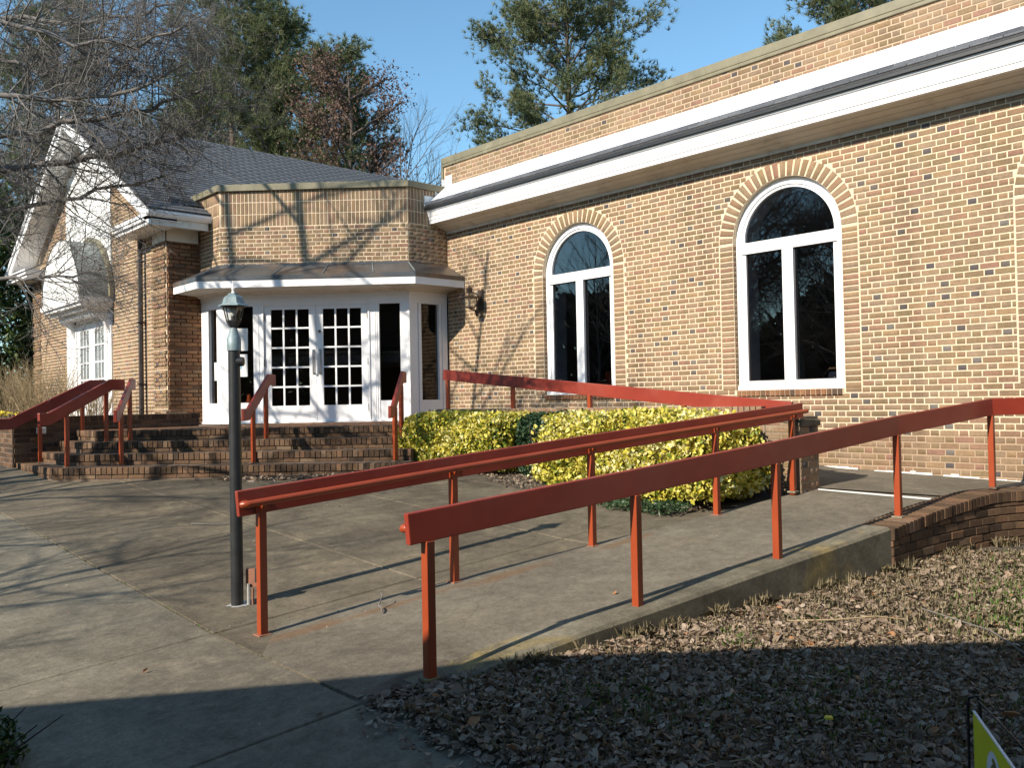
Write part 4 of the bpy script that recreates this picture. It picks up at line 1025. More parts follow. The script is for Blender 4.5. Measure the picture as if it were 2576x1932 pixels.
vs = [p for r in rows for p in r]; mb.add(vs, [(i*4+j, i*4+(j+1) % 4, (i+1)*4+(j+1) % 4, (i+1)*4+j) for i in range(len(rows)-1) for j in range(4)]+[(0, 1, 2, 3)])
cwm = mb.build('wall', M['mortar_dark'], cw)
d = .034
while d < cum[-1]:
    p, tv = cat(d); nx = Vector((tv.y, -tv.x, 0)); q = Vector((p.x, p.y, ctop(p.x)-.044))-nx*.14
    cc_.add(q, Vector((tv.x, tv.y, 0)), (0, 0, 1), nx, .058 if d > .05 else .06, .09, .282+random.uniform(-.003, .003), random.random(), cwm); d += .0677
for r in range(-4, 9):
    z = r*COURSE+.016; d = -.1*(r % 2)
    while d < cum[-1]:
        a, b = max(d, 0), min(d+.203, cum[-1])
        if b-a > .04:
            p, tv = cat((a+b)/2); nx = Vector((tv.y, -tv.x, 0)); zt = min(z+COURSE, ctop(p.x)-.092)
            if zt-z > .02: cp.add(Vector((p.x, p.y, (z+zt)/2))+nx*.118, Vector((tv.x, tv.y, 0)), (0, 0, 1), nx, b-a-.009, zt-z-.009, .016+random.uniform(-.003, .003), random.random(), cwm)
        d += .203
cp.finish(); cc_.finish()
# ------------------------------------------------------------------ red handrails
PS = .024
def rail(loc, label, posts, path, pipe=0, group='red handrails', width=.019, hgt=.15):
    t = thing('handrail', loc, label, 'railing', group)
    mb = MB(); mb.sweep([(-width, -hgt), (width, -hgt), (width, 0), (-width, 0)], path); mb.build('board', M['rail_wood'], t, bevel=.005)
    if pipe:
        pts = []
        P = [Vector(p) for p in path]
        for i, p in enumerate(P):
            d = ((P[min(i+1, len(P)-1)]-P[max(i-1, 0)])).normalized(); sd = d.cross(Vector((0, 0, 1))).normalized()
            pts.append(p+sd*(pipe*(width+.045))-Vector((0, 0, .078)))
        d0 = (pts[1]-pts[0]).normalized(); s0 = d0.cross(Vector((0, 0, 1))).normalized()
        pts[0] = pts[0]+d0*.055
        first = [pts[0]-s0*(pipe*.045), pts[0]-d0*.028-s0*(pipe*.03), pts[0]-d0*.035-s0*(pipe*.012), pts[0]-d0*.02]
        mb = MB(); mb.tube(first+pts, .0215, 10); mb.build('grab_pipe', M['rail_red'], t, smooth=True)
    for (x, y, zb, zt) in posts:
        mb = MB(); mb.box(x-PS, x+PS, y-PS, y+PS, zb-.03, zt+.004); po = mb.build('post', M['rail_red'], t, bevel=.003)
        mb = MB(); mb.box(x-PS-.018, x+PS+.018, y-PS-.018, y+PS+.018, zb-.012, zb+.005); mb.build('post_foot', M['concrete_kerb'] if zb > ramp_z(x)+.02 else M['rusty_cover'], po, bevel=.003)
        if pipe:
            k = min(range(len(path)-1), key=lambda i: (Vector(path[i]).lerp(Vector(path[i+1]), .5)-Vector((x, y, zt))).length)
            d = (Vector(path[k+1])-Vector(path[k])).normalized(); sd = d.cross(Vector((0, 0, 1))).normalized()
            mb = MB(); q = Vector((x, y, zt+.035)); mb.tube([q+sd*pipe*.018, q+sd*pipe*.05, q+sd*pipe*(width+.045)+Vector((0, 0, .03))], .012, 6); mb.box(x-.045, x+.045, y-.004+sd.y*pipe*.021, y+.004+sd.y*pipe*.021, zt+.004, zt+.06); mb.build('pipe_bracket', M['rail_red'], po)
    return t
LP = [(2.386, 4.767), (3.769, 4.681), (5.052, 4.557), (6.477, 4.373)]
rail((2.386, 4.767, .15), 'long red ramp rail with round grab pipe, its near end beside the lamp post', [(x, y, ramp_z(x), ramp_z(x)+.715) for x, y in LP]+[(7.555, 4.245, .58, ramp_z(7.555)+.715)],
     [(x, y, ramp_z(x)+.865) for x, y in ((2.235, 4.776), (3.769, 4.681), (5.052, 4.557), (6.477, 4.373), (7.70, 4.222))], pipe=1)
RP = [(2.509, 3.315), (3.891, 3.174), (5.215, 3.055), (6.846, 2.949), (8.351, 2.760)]
rz = lambda x: min(ramp_z(x), .604)
rail((2.509, 3.315, .158), 'nearest red ramp rail standing on the concrete kerb above the fallen leaves', [(x, y, rz(x)+(.03 if i == 0 else .04), rz(x)+.675) for i, (x, y) in enumerate(RP)],
     [(x, y, rz(x)+.828) for x, y in ((2.39, 3.327), (3.891, 3.174), (5.215, 3.055), (6.846, 2.949), (8.351, 2.760))]+[(8.76, 2.48, 1.436), (9.0, 2.05, 1.438), (9.08, 1.2, 1.438), (9.08, .0, 1.438)], pipe=-1)
rail((7.79, 7.0, 1.385), 'red rail above the yellow hedge, sloping down along the brick wall', [(7.79, 9.755, 1.385, 1.955-.145), (7.79, 8.38, 1.385, 1.822-.145), (7.79, 7.022, 1.385, 1.688-.145), (7.79, 5.65, 1.385, 1.556-.145)],
     [(7.79, 9.83, 1.958), (7.79, 7.0, 1.684), (7.79, 4.36, 1.430)])
def stair_rail(p1, p2, label, lo=.2, hi=.22, und=.655, pipe=0):
    a, b = Vector(p1), Vector(p2); d = Vector((b.x-a.x, b.y-a.y, 0)); L_ = d.length; d /= L_; sl2 = (b.z-a.z)/L_
    zt = lambda s: a.z+und+.15+sl2*s
    pts = []
    for s, z in ((-lo-.16, zt(-lo)), (-lo, zt(-lo)), (L_+.10, zt(L_+.10)), (L_+hi+.1, zt(L_+.10)-.0)): q = a+d*s; pts.append((q.x, q.y, z))
    return rail((a.x, a.y, a.z), label, [(a.x, a.y, a.z, a.z+und+.01), (b.x, b.y, b.z, b.z+und+.01)], pts, pipe=pipe)
Z1, Z3 = PZ-.42, PZ-.14
stair_rail((3.35, 13.20, Z1), (3.90, 13.20, Z3), 'leftmost red stair rail running up against the planter wall', lo=.38)
stair_rail((3.28, 11.72, Z1), (3.90, 12.20, Z3), 'dark red stair rail at the corner of the brick steps, second from the left', lo=.34, hi=.3)
stair_rail((3.83, 11.42, Z1), (4.15, 12.03, Z3), 'weathered purplish stair rail, third from the left beside the downspout', lo=.25, hi=.3)
stair_rail((5.055, 10.282, Z1), (5.406, 10.62, Z3), 'red stair rail on the steps between the lamp post and the doors', lo=.20, hi=.26)
stair_rail((6.28, 8.93, Z1), (6.63, 9.28, Z3), 'red stair rail at the right end of the steps against the hedge', lo=.20, hi=.26)

# ------------------------------------------------------------------ lamp post by the walk
lx, ly = 2.541, 5.427; lz = plaza_z(lx, ly)
lamp = thing('lamp_post', (lx, ly, lz), 'black lamp post with a greenish lantern head beside the red ramp rail', 'lamp post')
mb = MB(); mb.lathe([(.040, -.05), (.040, .3), (.0385, 1.68), (.0385, 1.69)], (lx, ly, lz), 20); mb.build('pole', M['black_iron'], lamp, smooth=True)
mb = MB(); mb.lathe([(.0385, 1.67), (.046, 1.672), (.046, 1.752), (.043, 1.757), (.024, 1.812), (.016, 1.826)], (lx, ly, lz), 20); mb.build('collar', M['verdigris'], lamp, smooth=True)
mb = MB(); mb.lathe([(.016, 1.82), (.034, 1.835), (.048, 1.862), (.050, 1.872)], (lx, ly, lz), 6, rot=.35); mb.build('cup', M['black_iron'], lamp)
mb = MB()
for k in range(6):
    a = 2*math.pi*k/6+.35; c_, s_ = math.cos(a), math.sin(a); mb.tube([(lx+.046*c_, ly+.046*s_, lz+1.868), (lx+.068*c_, ly+.068*s_, lz+1.962)], .0045, 4)
mb.lathe([(.070, 1.955), (.073, 1.957), (.073, 1.966), (.070, 1.968)], (lx, ly, lz), 6, rot=.35); mb.build('cage', M['black_iron'], lamp)
for k in range(6):
    a0 = 2*math.pi*k/6+.35; a1 = a0+2*math.pi/6; mb = MB()
    mb.quad((lx+.045*math.cos(a0), ly+.045*math.sin(a0), lz+1.872), (lx+.045*math.cos(a1), ly+.045*math.sin(a1), lz+1.872), (lx+.067*math.cos(a1), ly+.067*math.sin(a1), lz+1.958), (lx+.067*math.cos(a0), ly+.067*math.sin(a0), lz+1.958)); mb.build('glass_pane', M['clear_glass'], lamp, fix=False)
mb = MB(); mb.lathe([(.013, 1.872), (.013, 1.90)], (lx, ly, lz), 12); mb.build('socket', M['dark_bronze'], lamp)
mb = MB(); mb.lathe([(.012, 1.90), (.016, 1.905), (.024, 1.93), (.026, 1.945), (.020, 1.96), (.006, 1.966)], (lx, ly, lz), 14); mb.build('bulb', M['bulb_white'], lamp, smooth=True)
mb = MB(); mb.lathe([(.066, 1.962), (.100, 1.965), (.098, 1.972), (.074, 1.983), (.069, 2.0), (.063, 2.022), (.046, 2.036), (.033, 2.042), (.033, 2.05), (.022, 2.052)], (lx, ly, lz), 6, rot=.35); mb.build('lamp_roof', M['verdigris'], lamp)
mb = MB(); mb.lathe([(.014, 2.05), (.010, 2.062), (.008, 2.07), (.014, 2.078), (.008, 2.088), (.005, 2.10), (.003, 2.125), (.001, 2.135)], (lx, ly, lz), 12); mb.build('finial', M['bulb_white'], lamp, smooth=True)
mb = MB(); pr = CAM_R; q = Vector((lx, ly, lz+1.60)); mb.tube([q+pr*.02, q+pr*.062, q+pr*.066], [.034, .030, .018], 12); mb.build('photocell', M['black_iron'], lamp, smooth=True)
# socket of rough cement round the foot, outlet box on a pipe stub
mb = MB(); N_ = 22; ringo = [(lx+.02+(.072+random.uniform(-.015, .03))*math.cos(2*math.pi*k/N_), ly+(.062+random.uniform(-.012, .02))*math.sin(2*math.pi*k/N_)) for k in range(N_)]
mb.add([(x, y, plaza_z(x, y)+.004) for x, y in ringo]+[(lx, ly, lz+.012)], [(k, (k+1) % N_, N_) for k in range(N_)]); mb.build('cement_collar', M['galvanised'], lamp, fix=False)
ob = thing('outlet_box', (lx+.07, ly-.03, lz), 'small rust brown outlet box on a grey conduit at the lamp foot', 'electrical box')
e = Vector((lx, ly, lz))+CAM_R*.075
mb = MB(); mb.tube([e+Vector((0, 0, -.03)), e+Vector((0, 0, .14))], .011, 8); mb.build('conduit', M['galvanised'], ob, smooth=True)
mb = MB(); e2 = e+CAM_R*.028; mb.tube([e2+Vector((0, 0, -.03)), e2+Vector((0, 0, .11))], .008, 7); mb.build('conduit', M['rusty_cover'], ob, smooth=True)
mb = MB(); nb = Vector((-.78, -.62, 0)).normalized(); ub = Vector((-nb.y, nb.x, 0))*-1; mb.obox(e+CAM_R*.02-nb*.02, ub, nb, -.035, .045, -.02, .012, .115, .235); mb.build('box_body', M['rusty_cover'], ob, bevel=.004)
mb = MB(); mb.obox(e+CAM_R*.02-nb*.02, ub, nb, -.042, -.028, -.02, .03, .15, .24); mb.build('box_lid', M['black_iron'], ob)

# ------------------------------------------------------------------ wall lantern by the entrance
wl = thing('wall_lantern', (XW, 10.86, 3.1), 'aged copper lantern on the brick wall right of the entrance canopy', 'lantern')
wx, wy = 9.19, 10.90
mb = MB(); mb.box(XW-.028, XW-.004, wy-.065, wy+.065, 3.0, 3.345); mb.build('back_plate', M['aged_copper'], wl, bevel=.004)
mb = MB(); mb.lathe([(.002, 2.90), (.02, 2.905), (.03, 2.93), (.026, 2.95), (.04, 2.975), (.035, 3.0)], (XW-.10, wy, 0), 10)
mb.tube([(XW-.02, wy, 3.02), (XW-.10, wy, 2.99), (wx+.03, wy, 3.015), (wx, wy, 3.03)], .013, 6); mb.tube([(XW-.02, wy, 3.20), (XW-.07, wy, 3.24), (XW-.11, wy, 3.21), (XW-.10, wy, 3.14), (XW-.06, wy, 3.15)], .010, 6); mb.build('bracket', M['aged_copper'], wl, smooth=True)
mb = MB()
for k in range(4):
    a = math.pi/4+k*math.pi/2+.0; c_, s_ = math.cos(a), math.sin(a)
    mb.tube([(wx+.085*c_, wy+.085*s_, 3.035), (wx+.175*c_, wy+.175*s_, 3.205)], .008, 4); mb.tube([(wx+.175*c_, wy+.175*s_, 3.205), (wx+.075*c_, wy+.075*s_, 3.285)], .008, 4)
mb.lathe([(.085, 3.025), (.092, 3.027), (.092, 3.045), (.085, 3.047)], (wx, wy, 0), 4, rot=math.pi/4)
mb.lathe([(.165, 3.198), (.192, 3.20), (.190, 3.215), (.160, 3.22)], (wx, wy, 0), 4, rot=math.pi/4)
mb.lathe([(.070, 3.28), (.085, 3.283), (.080, 3.296), (.05, 3.30), (.048, 3.33), (.075, 3.332), (.06, 3.345), (.03, 3.372), (.008, 3.385), (.004, 3.40)], (wx, wy, 0), 4, rot=math.pi/4); mb.build('frame', M['aged_copper'], wl)
for k in range(4):
    a0 = math.pi/4+k*math.pi/2; a1 = a0+math.pi/2
    for (r0, z0, r1, z1) in ((.083, 3.045, .172, 3.20), (.165, 3.218, .072, 3.283)):
        mb = MB(); mb.quad((wx+r0*math.cos(a0), wy+r0*math.sin(a0), z0), (wx+r0*math.cos(a1), wy+r0*math.sin(a1), z0), (wx+r1*math.cos(a1), wy+r1*math.sin(a1), z1), (wx+r1*math.cos(a0), wy+r1*math.sin(a0), z1)); mb.build('glass_pane', M['clear_glass'], wl, fix=False)
mb = MB(); mb.lathe([(.012, 3.04), (.012, 3.10), (.02, 3.115), (.014, 3.15), (.002, 3.165)], (wx, wy, 0), 8); mb.build('bulb', M['bulb_white'], wl, smooth=True)

# floodlight on the planter wall
fl = thing('floodlight', (3.40, 13.33, 1.2), 'small white floodlight fixed to the dark side of the planter wall', 'light')
mb = MB(); mb.box(3.34, 3.45, 13.27, 13.34, 1.155, 1.245); mb.build('housing', M['bulb_white'], fl, bevel=.008)
mb = MB(); mb.tube([(3.46, 13.39, 1.2), (3.46, 13.34, 1.2), (3.45, 13.31, 1.2)], .012, 6); mb.build('arm', M['galvanised'], fl)

# things seen through the second window
ch = thing('stacking_chair', (10.6, 4.9, .9), 'chair with rounded blue back and tan frame inside the nearer arched window', 'chair')
def bk(xc, yc, zb, hw, h, lean):
    o = [(-hw, 0), (-hw, h*.6), (-hw*.85, h*.86), (-hw*.55, h), (hw*.55, h), (hw*.85, h*.86), (hw, h*.6), (hw, 0)]
    return [(xc+lean*z/h, yc+y, zb+z) for y, z in o]
fr = bk(10.25, 5.12, 1.30, .24, .52, .06)
mb = MB(); mb.tube(fr, .013, 7); mb.build('back_frame', M['frame_tan'], ch, smooth=True)
mb = MB(); inn_ = bk(10.25, 5.12, 1.34, .215, .44, .055); nI = len(inn_); mb.add(inn_+[(x+.03, y, z) for x, y, z in inn_], [tuple(range(nI)), tuple(range(2*nI-1, nI-1, -1))]+[(i, (i+1) % nI, nI+(i+1) % nI, nI+i) for i in range(nI)]); mb.build('backrest', M['fabric_blue'], ch)
mb = MB(); mb.box(10.28, 10.70, 4.89, 5.35, 1.33, 1.38); mb.build('seat', M['fabric_blue'], ch, bevel=.02)
for (x, y) in ((10.27, 4.89), (10.27, 5.35), (10.68, 4.89), (10.68, 5.35)): mb = MB(); mb.tube([(x, y, .9), (x, y, 1.34)], .012, 6); mb.build('leg', M['frame_tan'], ch)
rd = thing('folding_trolley', (10.3, 4.62, .9), 'red folding trolley frame behind the lower right glass', 'trolley')
mb = MB(); mb.tube([(10.2, 4.72, .9), (10.18, 4.66, 1.45), (10.2, 4.60, 1.70)], .014, 6); mb.tube([(10.22, 4.86, 1.80), (10.2, 4.74, 1.80)], .012, 6); mb.tube([(10.2, 4.60, 1.70), (10.22, 4.6, 1.85)], .011, 6); mb.build('frame', M['plastic_red'], rd, smooth=True)
bx = thing('cardboard_tray', (10.35, 4.75, 1.60), 'two pale boxes stacked beside the chair inside the window', 'box')
mb = MB(); mb.box(10.3, 10.5, 4.75, 4.92, 1.565, 1.625); mb.build('box_lower', M['paper'], bx); mb = MB(); mb.box(10.3, 10.52, 4.74, 4.94, 1.626, 1.668); mb.build('box_upper', M['paper'], bx)
mb = MB(); mb.box(10.15, 11.2, 4.5, 4.95, 1.53, 1.56)
for (x, y) in ((10.2, 4.55), (10.2, 4.9), (11.15, 4.55), (11.15, 4.9)): mb.box(x-.015, x+.015, y-.015, y+.015, .9, 1.53)
tag(mb.build('side_table', M['frame_tan']), 'narrow table inside the nearer arched window under the boxes', 'table')
# ------------------------------------------------------------------ trees
class Wood:
    """many tapering limbs gathered into one mesh"""
    def __init__(s): s.V = []; s.F = []; s.T = []; s.n = 0; s.tips = []
    def limb(s, pts, radii, sides=4, tone=.5):
        P = np.array([tuple(p) for p in pts], dtype=float); k = len(P); R = np.array(radii, dtype=float)
        D = np.gradient(P, axis=0); D /= np.linalg.norm(D, axis=1)[:, None]+1e-9
        ref = np.array([.31, .17, .93]) if abs(D[0][2]) < .9 else np.array([.95, .2, .1])
        A = np.cross(D, ref); A /= np.linalg.norm(A, axis=1)[:, None]+1e-9; Bv = np.cross(D, A)
        th = 2*np.pi*np.arange(sides)/sides
        ring = P[:, None, :]+(A[:, None, :]*np.cos(th)[None, :, None]+Bv[:, None, :]*np.sin(th)[None, :, None])*R[:, None, None]
        s.V.append(ring.reshape(-1, 3)); j = np.arange(sides); j2 = (j+1) % sides
        for i in range(k-1): s.F.append(np.stack([i*sides+j, i*sides+j2, (i+1)*sides+j2, (i+1)*sides+j], 1)+s.n)
        s.T.append(np.full((k-1)*sides, tone)); s.n += k*sides
    def mesh(s, name, mat, parent): return np_mesh(name, np.concatenate(s.V), np.concatenate(s.F), np.concatenate(s.T), mat, parent)
def rv(sc=1.0): return Vector((random.gauss(0, sc), random.gauss(0, sc), random.gauss(0, sc)))
def grow(w, p, d, L, r, lvl, spec):
    """spec[lvl] = (children, angle, length ratio, wobble, lift, sides)"""
    nch, ang, ratio, wob, lift, sides = spec[lvl]
    n = 5 if lvl < 2 else 4; pts = [p.copy()]; q = p.copy(); dd = d.normalized()
    for i in range(n):
        dd = (dd+rv(wob)+Vector((0, 0, lift))).normalized(); q = q+dd*(L/n); pts.append(q.copy())
    last = lvl == len(spec)-1
    w.limb(pts, [r*(1-(.8 if last else .55)*i/n) for i in range(n+1)], sides)
    if last: w.tips.append((pts[-1], dd)); return
    for c in range(nch):
        f = .25+.75*(c+random.random()*.8)/nch; f = min(f, 1.0); k = f*n; i = min(int(k), n-1); b = pts[i].lerp(pts[i+1], k-i)
        ax = dd.cross(rv()).normalized(); a = math.radians(ang)*random.uniform(.65, 1.3)
        base = (pts[i+1]-pts[i]).normalized(); cdir = (base*math.cos(a)+ax*math.sin(a)).normalized()
        grow(w, b, cdir, L*ratio*random.uniform(.7, 1.2)*(1.15-.45*f), max(r*(1-.5*f)*.55, .0022), lvl+1, spec)

# the near bare tree whose boughs reach in from the left
t1 = thing('bare_tree', (.25, 12.5, .5), 'leafless tree with twiggy grey boughs reaching in from the left', 'tree')
w = Wood(); B0 = Vector((.25, 12.5, .3))
spec = [(9, 46, .52, .10, .03, 5), (7, 48, .52, .15, .01, 4), (6, 48, .55, .20, .0, 3), (4, 50, .6, .25, .0, 3)]
LIMBS = [(2.2, [(.53, 11.74, 3.49), (1.47, 10.86, 3.71), (2.22, 10.15, 3.98), (2.77, 9.65, 4.06), (3.22, 9.22, 4.17), (3.59, 8.88, 4.3), (3.92, 8.56, 4.68)], .055),
 (2.4, [(.51, 11.6, 3.95), (1.55, 10.23, 4.08), (2.13, 9.69, 4.19), (2.56, 9.29, 4.33), (2.99, 8.88, 4.4), (3.34, 8.56, 4.51), (3.69, 8.23, 4.7)], .048),
 (2.9, [(.65, 11.2, 4.6), (2.03, 9.23, 4.47), (2.52, 8.77, 4.42), (2.94, 8.39, 4.49), (3.3, 8.05, 4.74)], .042),
 (2.0, [(.55, 12.27, 3.23), (2.01, 10.91, 3.54), (2.8, 10.17, 3.78), (3.27, 9.73, 3.89), (3.65, 9.37, 4.01)], .04),
 (1.6, [(.5, 11.7, 2.7), (1.98, 9.05, 2.69), (2.22, 8.83, 2.70), (2.46, 8.6, 2.74), (2.66, 8.41, 2.78)], .026),
 (3.4, [(.7, 11.26, 5.46), (2.18, 9.89, 5.46), (2.68, 9.42, 5.43), (3.15, 8.98, 5.47), (3.48, 8.67, 5.59)], .036),
 (3.2, [(.73, 11.78, 5.26), (1.97, 10.63, 5.35), (2.62, 10.04, 5.04), (3.08, 9.6, 5.32), (3.51, 9.19, 5.44)], .036),
 (3.0, [(.62, 10.8, 5.5), (1.93, 8.96, 5.12), (2.45, 8.48, 4.85), (2.85, 8.0, 4.77), (3.16, 7.62, 4.94)], .034)]
stems = [([(.25, 12.5, .3), (.28, 12.5, 2), (.36, 12.5, 3.4), (.45, 12.7, 5.5), (.6, 13.0, 8), (.7, 13.2, 10.5)], .11), ([(.3, 12.4, .3), (.5, 11.9, 3), (.75, 11.3, 6), (.95, 10.7, 9.2)], .075), ([(.1, 12.9, .3), (-.1, 13.2, 2.5), (-.2, 13.6, 5), (-.1, 13.9, 8), (.1, 14.0, 10)], .085)]
wt = Wood()
for pts, r in stems:
    P = [Vector(p) for p in pts]; wt.limb(P, [r*(1-.6*i/(len(P)-1)) for i in range(len(P))], 8)
    for k in range(11):
        f = .45+.55*k/11; i = min(int(f*(len(P)-1)), len(P)-2); b = P[i].lerp(P[i+1], f*(len(P)-1)-i); a = random.uniform(0, 6.28)
        grow(w, b, Vector((math.cos(a), math.sin(a), .75)), random.uniform(1.6, 2.8), r*.36, 0, [(6, 42, .55, .10, .05, 4), (5, 45, .55, .16, .02, 3), (4, 45, .6, .2, 0, 3)])
wt.mesh('trunk', M['bark_grey'], t1)
for z0, pts, r in LIMBS:
    P = [Vector((.3, 12.5, z0))]+[Vector(p) for p in pts]; k = len(P)
    PP = []
    for a, b in zip(P, P[1:]):
        for s in range(3): PP.append(a.lerp(b, s/3)+rv(.018))
    PP.append(P[-1]); w.limb(PP, [r*(1-.72*i/(len(PP)-1)) for i in range(len(PP))], 7)
    tot = sum((b-a).length for a, b in zip(P, P[1:]))
    for c in range(int(tot*7)):
        f = .22+.78*(c+random.random())/(tot*7); x = min(f, .999)*(len(PP)-1); i = int(x); b = PP[i].lerp(PP[i+1], x-i); dr = (PP[i+1]-PP[i]).normalized()
        ax = dr.cross(rv()).normalized(); cd_ = (dr*.62+ax*.78+Vector((0, 0, .10))).normalized()
        grow(w, b, cd_, random.uniform(.55, 1.15)*(1.15-.4*f), max(.006, r*.30*(1-.5*f)), 0, [(8, 48, .55, .13, .02, 4), (6, 50, .55, .2, .0, 3), (5, 52, .6, .26, 0, 3)])
w.mesh('branches', M['bark_grey'], t1)

def bare_tree(name, loc, label, H, r, group, nl=14, seed=1, mat='bark_grey', spec=None, spread=.42, up=.9):
    st = random.getstate(); random.seed(seed); t = thing(name, loc, label, 'tree', group); w = Wood(); b = Vector(loc); P = [b+Vector((0, 0, -.3))]
    for i in range(1, 7): P.append(b+Vector((random.gauss(0, .02)*H*i/6, random.gauss(0, .02)*H*i/6, H*i/6*.95)))
    w.limb(P, [r*(1-.85*i/6) for i in range(7)], 7); tr = w.mesh('trunk', M[mat], t); w = Wood()
    for k in range(nl):
        f = .28+.70*k/nl; i = min(int(f*6), 5); q = P[i].lerp(P[i+1], f*6-i); a = 2.4*k+random.random()
        grow(w, q, Vector((math.cos(a), math.sin(a), up)), H*spread*(1.1-.6*f)*random.uniform(.8, 1.2), r*.38*(1.1-.6*f), 0, spec or [(6, 38, .55, .07, .05, 4), (5, 40, .55, .1, .04, 3), (5, 42, .6, .14, .02, 3)])
    w.mesh('branches', M[mat], t); random.setstate(st); return t
def copy_tree(src, loc, label, rz=0.0, sc=1.0):
    c = src.copy(); COL.objects.link(c); b0 = BASE[src.name]; c.location = loc; c.rotation_euler = (0, 0, rz); c.scale = (sc, sc, sc); c['label'] = label
    for ch in src.children:
        k = ch.copy(); COL.objects.link(k); k.parent = c; k.matrix_parent_inverse = Matrix.Translation(-b0)
    return c

def pine(loc, label, H, crown0, rad, seed, tufts=13, group='pine trees behind the buildings', prof=None, lean=0.0, dens=1.0, needle=.23):
    st = random.getstate(); random.seed(seed); rg = np.random.default_rng(seed)
    t = thing('pine_tree', loc, label, 'tree', group); b = Vector(loc); w = Wood(); P = [b+Vector((lean*H*(i/8)**2+random.gauss(0, .05), random.gauss(0, .05), H*i/8-.3*(i == 0))) for i in range(9)]
    w.limb(P, [.24*(1-.86*i/8) for i in range(9)], 8); tr = w.mesh('trunk', M['bark_brown'], t); w = Wood(); C = []
    nl = int(54*dens)
    for k in range(nl):
        f = crown0+(1-crown0)*(k+random.random())/nl; x = f*8; i = min(int(x), 7); q = P[i].lerp(P[i+1], x-i); a = 2.4*k+random.random()*.9
        g = (f-crown0)/(1-crown0); Lm = rad*(prof(g) if prof else (1-.75*g**1.5))*random.uniform(.55, 1.12)
        d = Vector((math.cos(a), math.sin(a), random.uniform(-.05, .45)+.3*g)).normalized(); pts = [q]; dd = d; p = q
        for s in range(5): dd = (dd+rv(.10)+Vector((0, 0, .05))).normalized(); p = p+dd*(Lm/5); pts.append(p)
        w.limb(pts, [.055*(1-.75*s/5)*(1.1-.5*g) for s in range(6)], 4)
        for s in range(int(6+Lm*1.6)):
            h = random.uniform(.35, 1.0); x = h*5; i2 = min(int(x), 4); bq = pts[i2].lerp(pts[i2+1], x-i2); sd = (dd+rv(.6)).normalized(); e = bq+sd*random.uniform(.2, .75)
            w.limb([bq, bq.lerp(e, .5)+rv(.04), e], [.016, .012, .006], 3)
            for _ in range(tufts): C.append(e+rv(.19)+sd*random.uniform(-.25, .12))
        for _ in range(tufts*2): C.append(pts[-1]+rv(.25))
    w.mesh('limbs', M['bark_brown'], t)
    C = np.array([tuple(c) for c in C]); n = len(C); nb = 16
    out = C-np.array([b.x, b.y, 0]); out[:, 2] = 0; out /= np.linalg.norm(out, axis=1)[:, None]+1e-6
    base = out*.55+np.array([0, 0, .55])+rg.normal(0, .35, (n, 3)); base /= np.linalg.norm(base, axis=1)[:, None]
    D = base[:, None, :]+rg.normal(0, .55, (n, nb, 3)); D /= np.linalg.norm(D, axis=2)[:, :, None]
    Ln = needle*rg.uniform(.7, 1.2, (n, nb, 1)); S = np.cross(D, rg.normal(0, 1, (n, nb, 3))); S /= np.linalg.norm(S, axis=2)[:, :, None]
    c0 = C[:, None, :]; wd = .0115
    V = np.stack([c0-S*wd, c0+D*Ln, c0+S*wd], axis=2).reshape(-1, 3); k_ = np.arange(n*nb)*3; F = np.stack([k_, k_+1, k_+2], 1)
    tone = np.repeat(np.clip(rg.normal(.5, .22, n), 0, 1), nb)+rg.normal(0, .08, n*nb)
    np_mesh('needles', V, F, np.clip(tone, 0, 1), M['pine_needle'], t)
    random.setstate(st); return t
pA = pine((23.4, 21.9, .6), 'tall broad pine rising above the middle of the long hall roof', 16.8, .42, 4.3, 3, prof=lambda g: (.75+.6*g if g < .4 else 1.0-.72*((g-.4)/.6)**1.6), dens=1.25)
pB = pine((15.1, 32.2, .6), 'broad pine with open crown above the gabled roof, left of the brown leaved tree', 19.5, .26, 4.3, 5, prof=lambda g: 1.0-.62*g**1.3, dens=1.5, tufts=12)
pC = pine((16.9, 27.6, .6), 'darker pine standing behind the brown leaved tree', 13.6, .25, 3.2, 9, prof=lambda g: 1.0-.75*g**1.4)
pD = pine((28.8, 13.6, .6), 'pine top just showing above the near end of the hall roof', 17.2, .55, 3.3, 12, prof=lambda g: .9 if g < .4 else 1.0-.6*g)
copy_tree(pB, (12.0, 44.0, .6), 'distant pine showing through the bare boughs at top left', 1.9, 1.05)
copy_tree(pC, (15.9, 30.0, .6), 'dense pine filling the gap between the open pine and the brown leaved tree', 4.1, 1.12)
copy_tree(pC, (16.5, 38.0, .6), 'distant pine between the gable peak and the open pine', 3.0, 1.15)

# tree still holding brown leaves
def leaf_cloud(name, C, size, mat, parent, tones, aspect=.6, seed=3, curl=.3):
    """one folded four-sided leaf at each point"""
    rg = np.random.default_rng(seed); n = len(C)
    D = rg.normal(0, 1, (n, 3)); D /= np.linalg.norm(D, axis=1)[:, None]; S = np.cross(D, rg.normal(0, 1, (n, 3))); S /= np.linalg.norm(S, axis=1)[:, None]; U = np.cross(D, S)
    L = size*rg.uniform(.7, 1.3, (n, 1)); Wd = L*aspect
    V = np.stack([C-D*L*.5, C-S*Wd*.5+U*L*curl*.4, C+D*L*.5, C+S*Wd*.5+U*L*curl*.4], axis=1).reshape(-1, 3)
    k = np.arange(n)*4; F = np.concatenate([np.stack([k, k+2, k+1], 1), np.stack([k, k+3, k+2], 1)])
    return np_mesh(name, V, F, np.concatenate([tones, tones]), mat, parent)
st = random.getstate(); random.seed(21)
bt = thing('brown_leaved_tree', (16.3, 25.6, .6), 'tree with clinging purplish brown leaves above the entrance roof', 'tree'); w = Wood(); b = Vector((16.3, 25.6, .4))
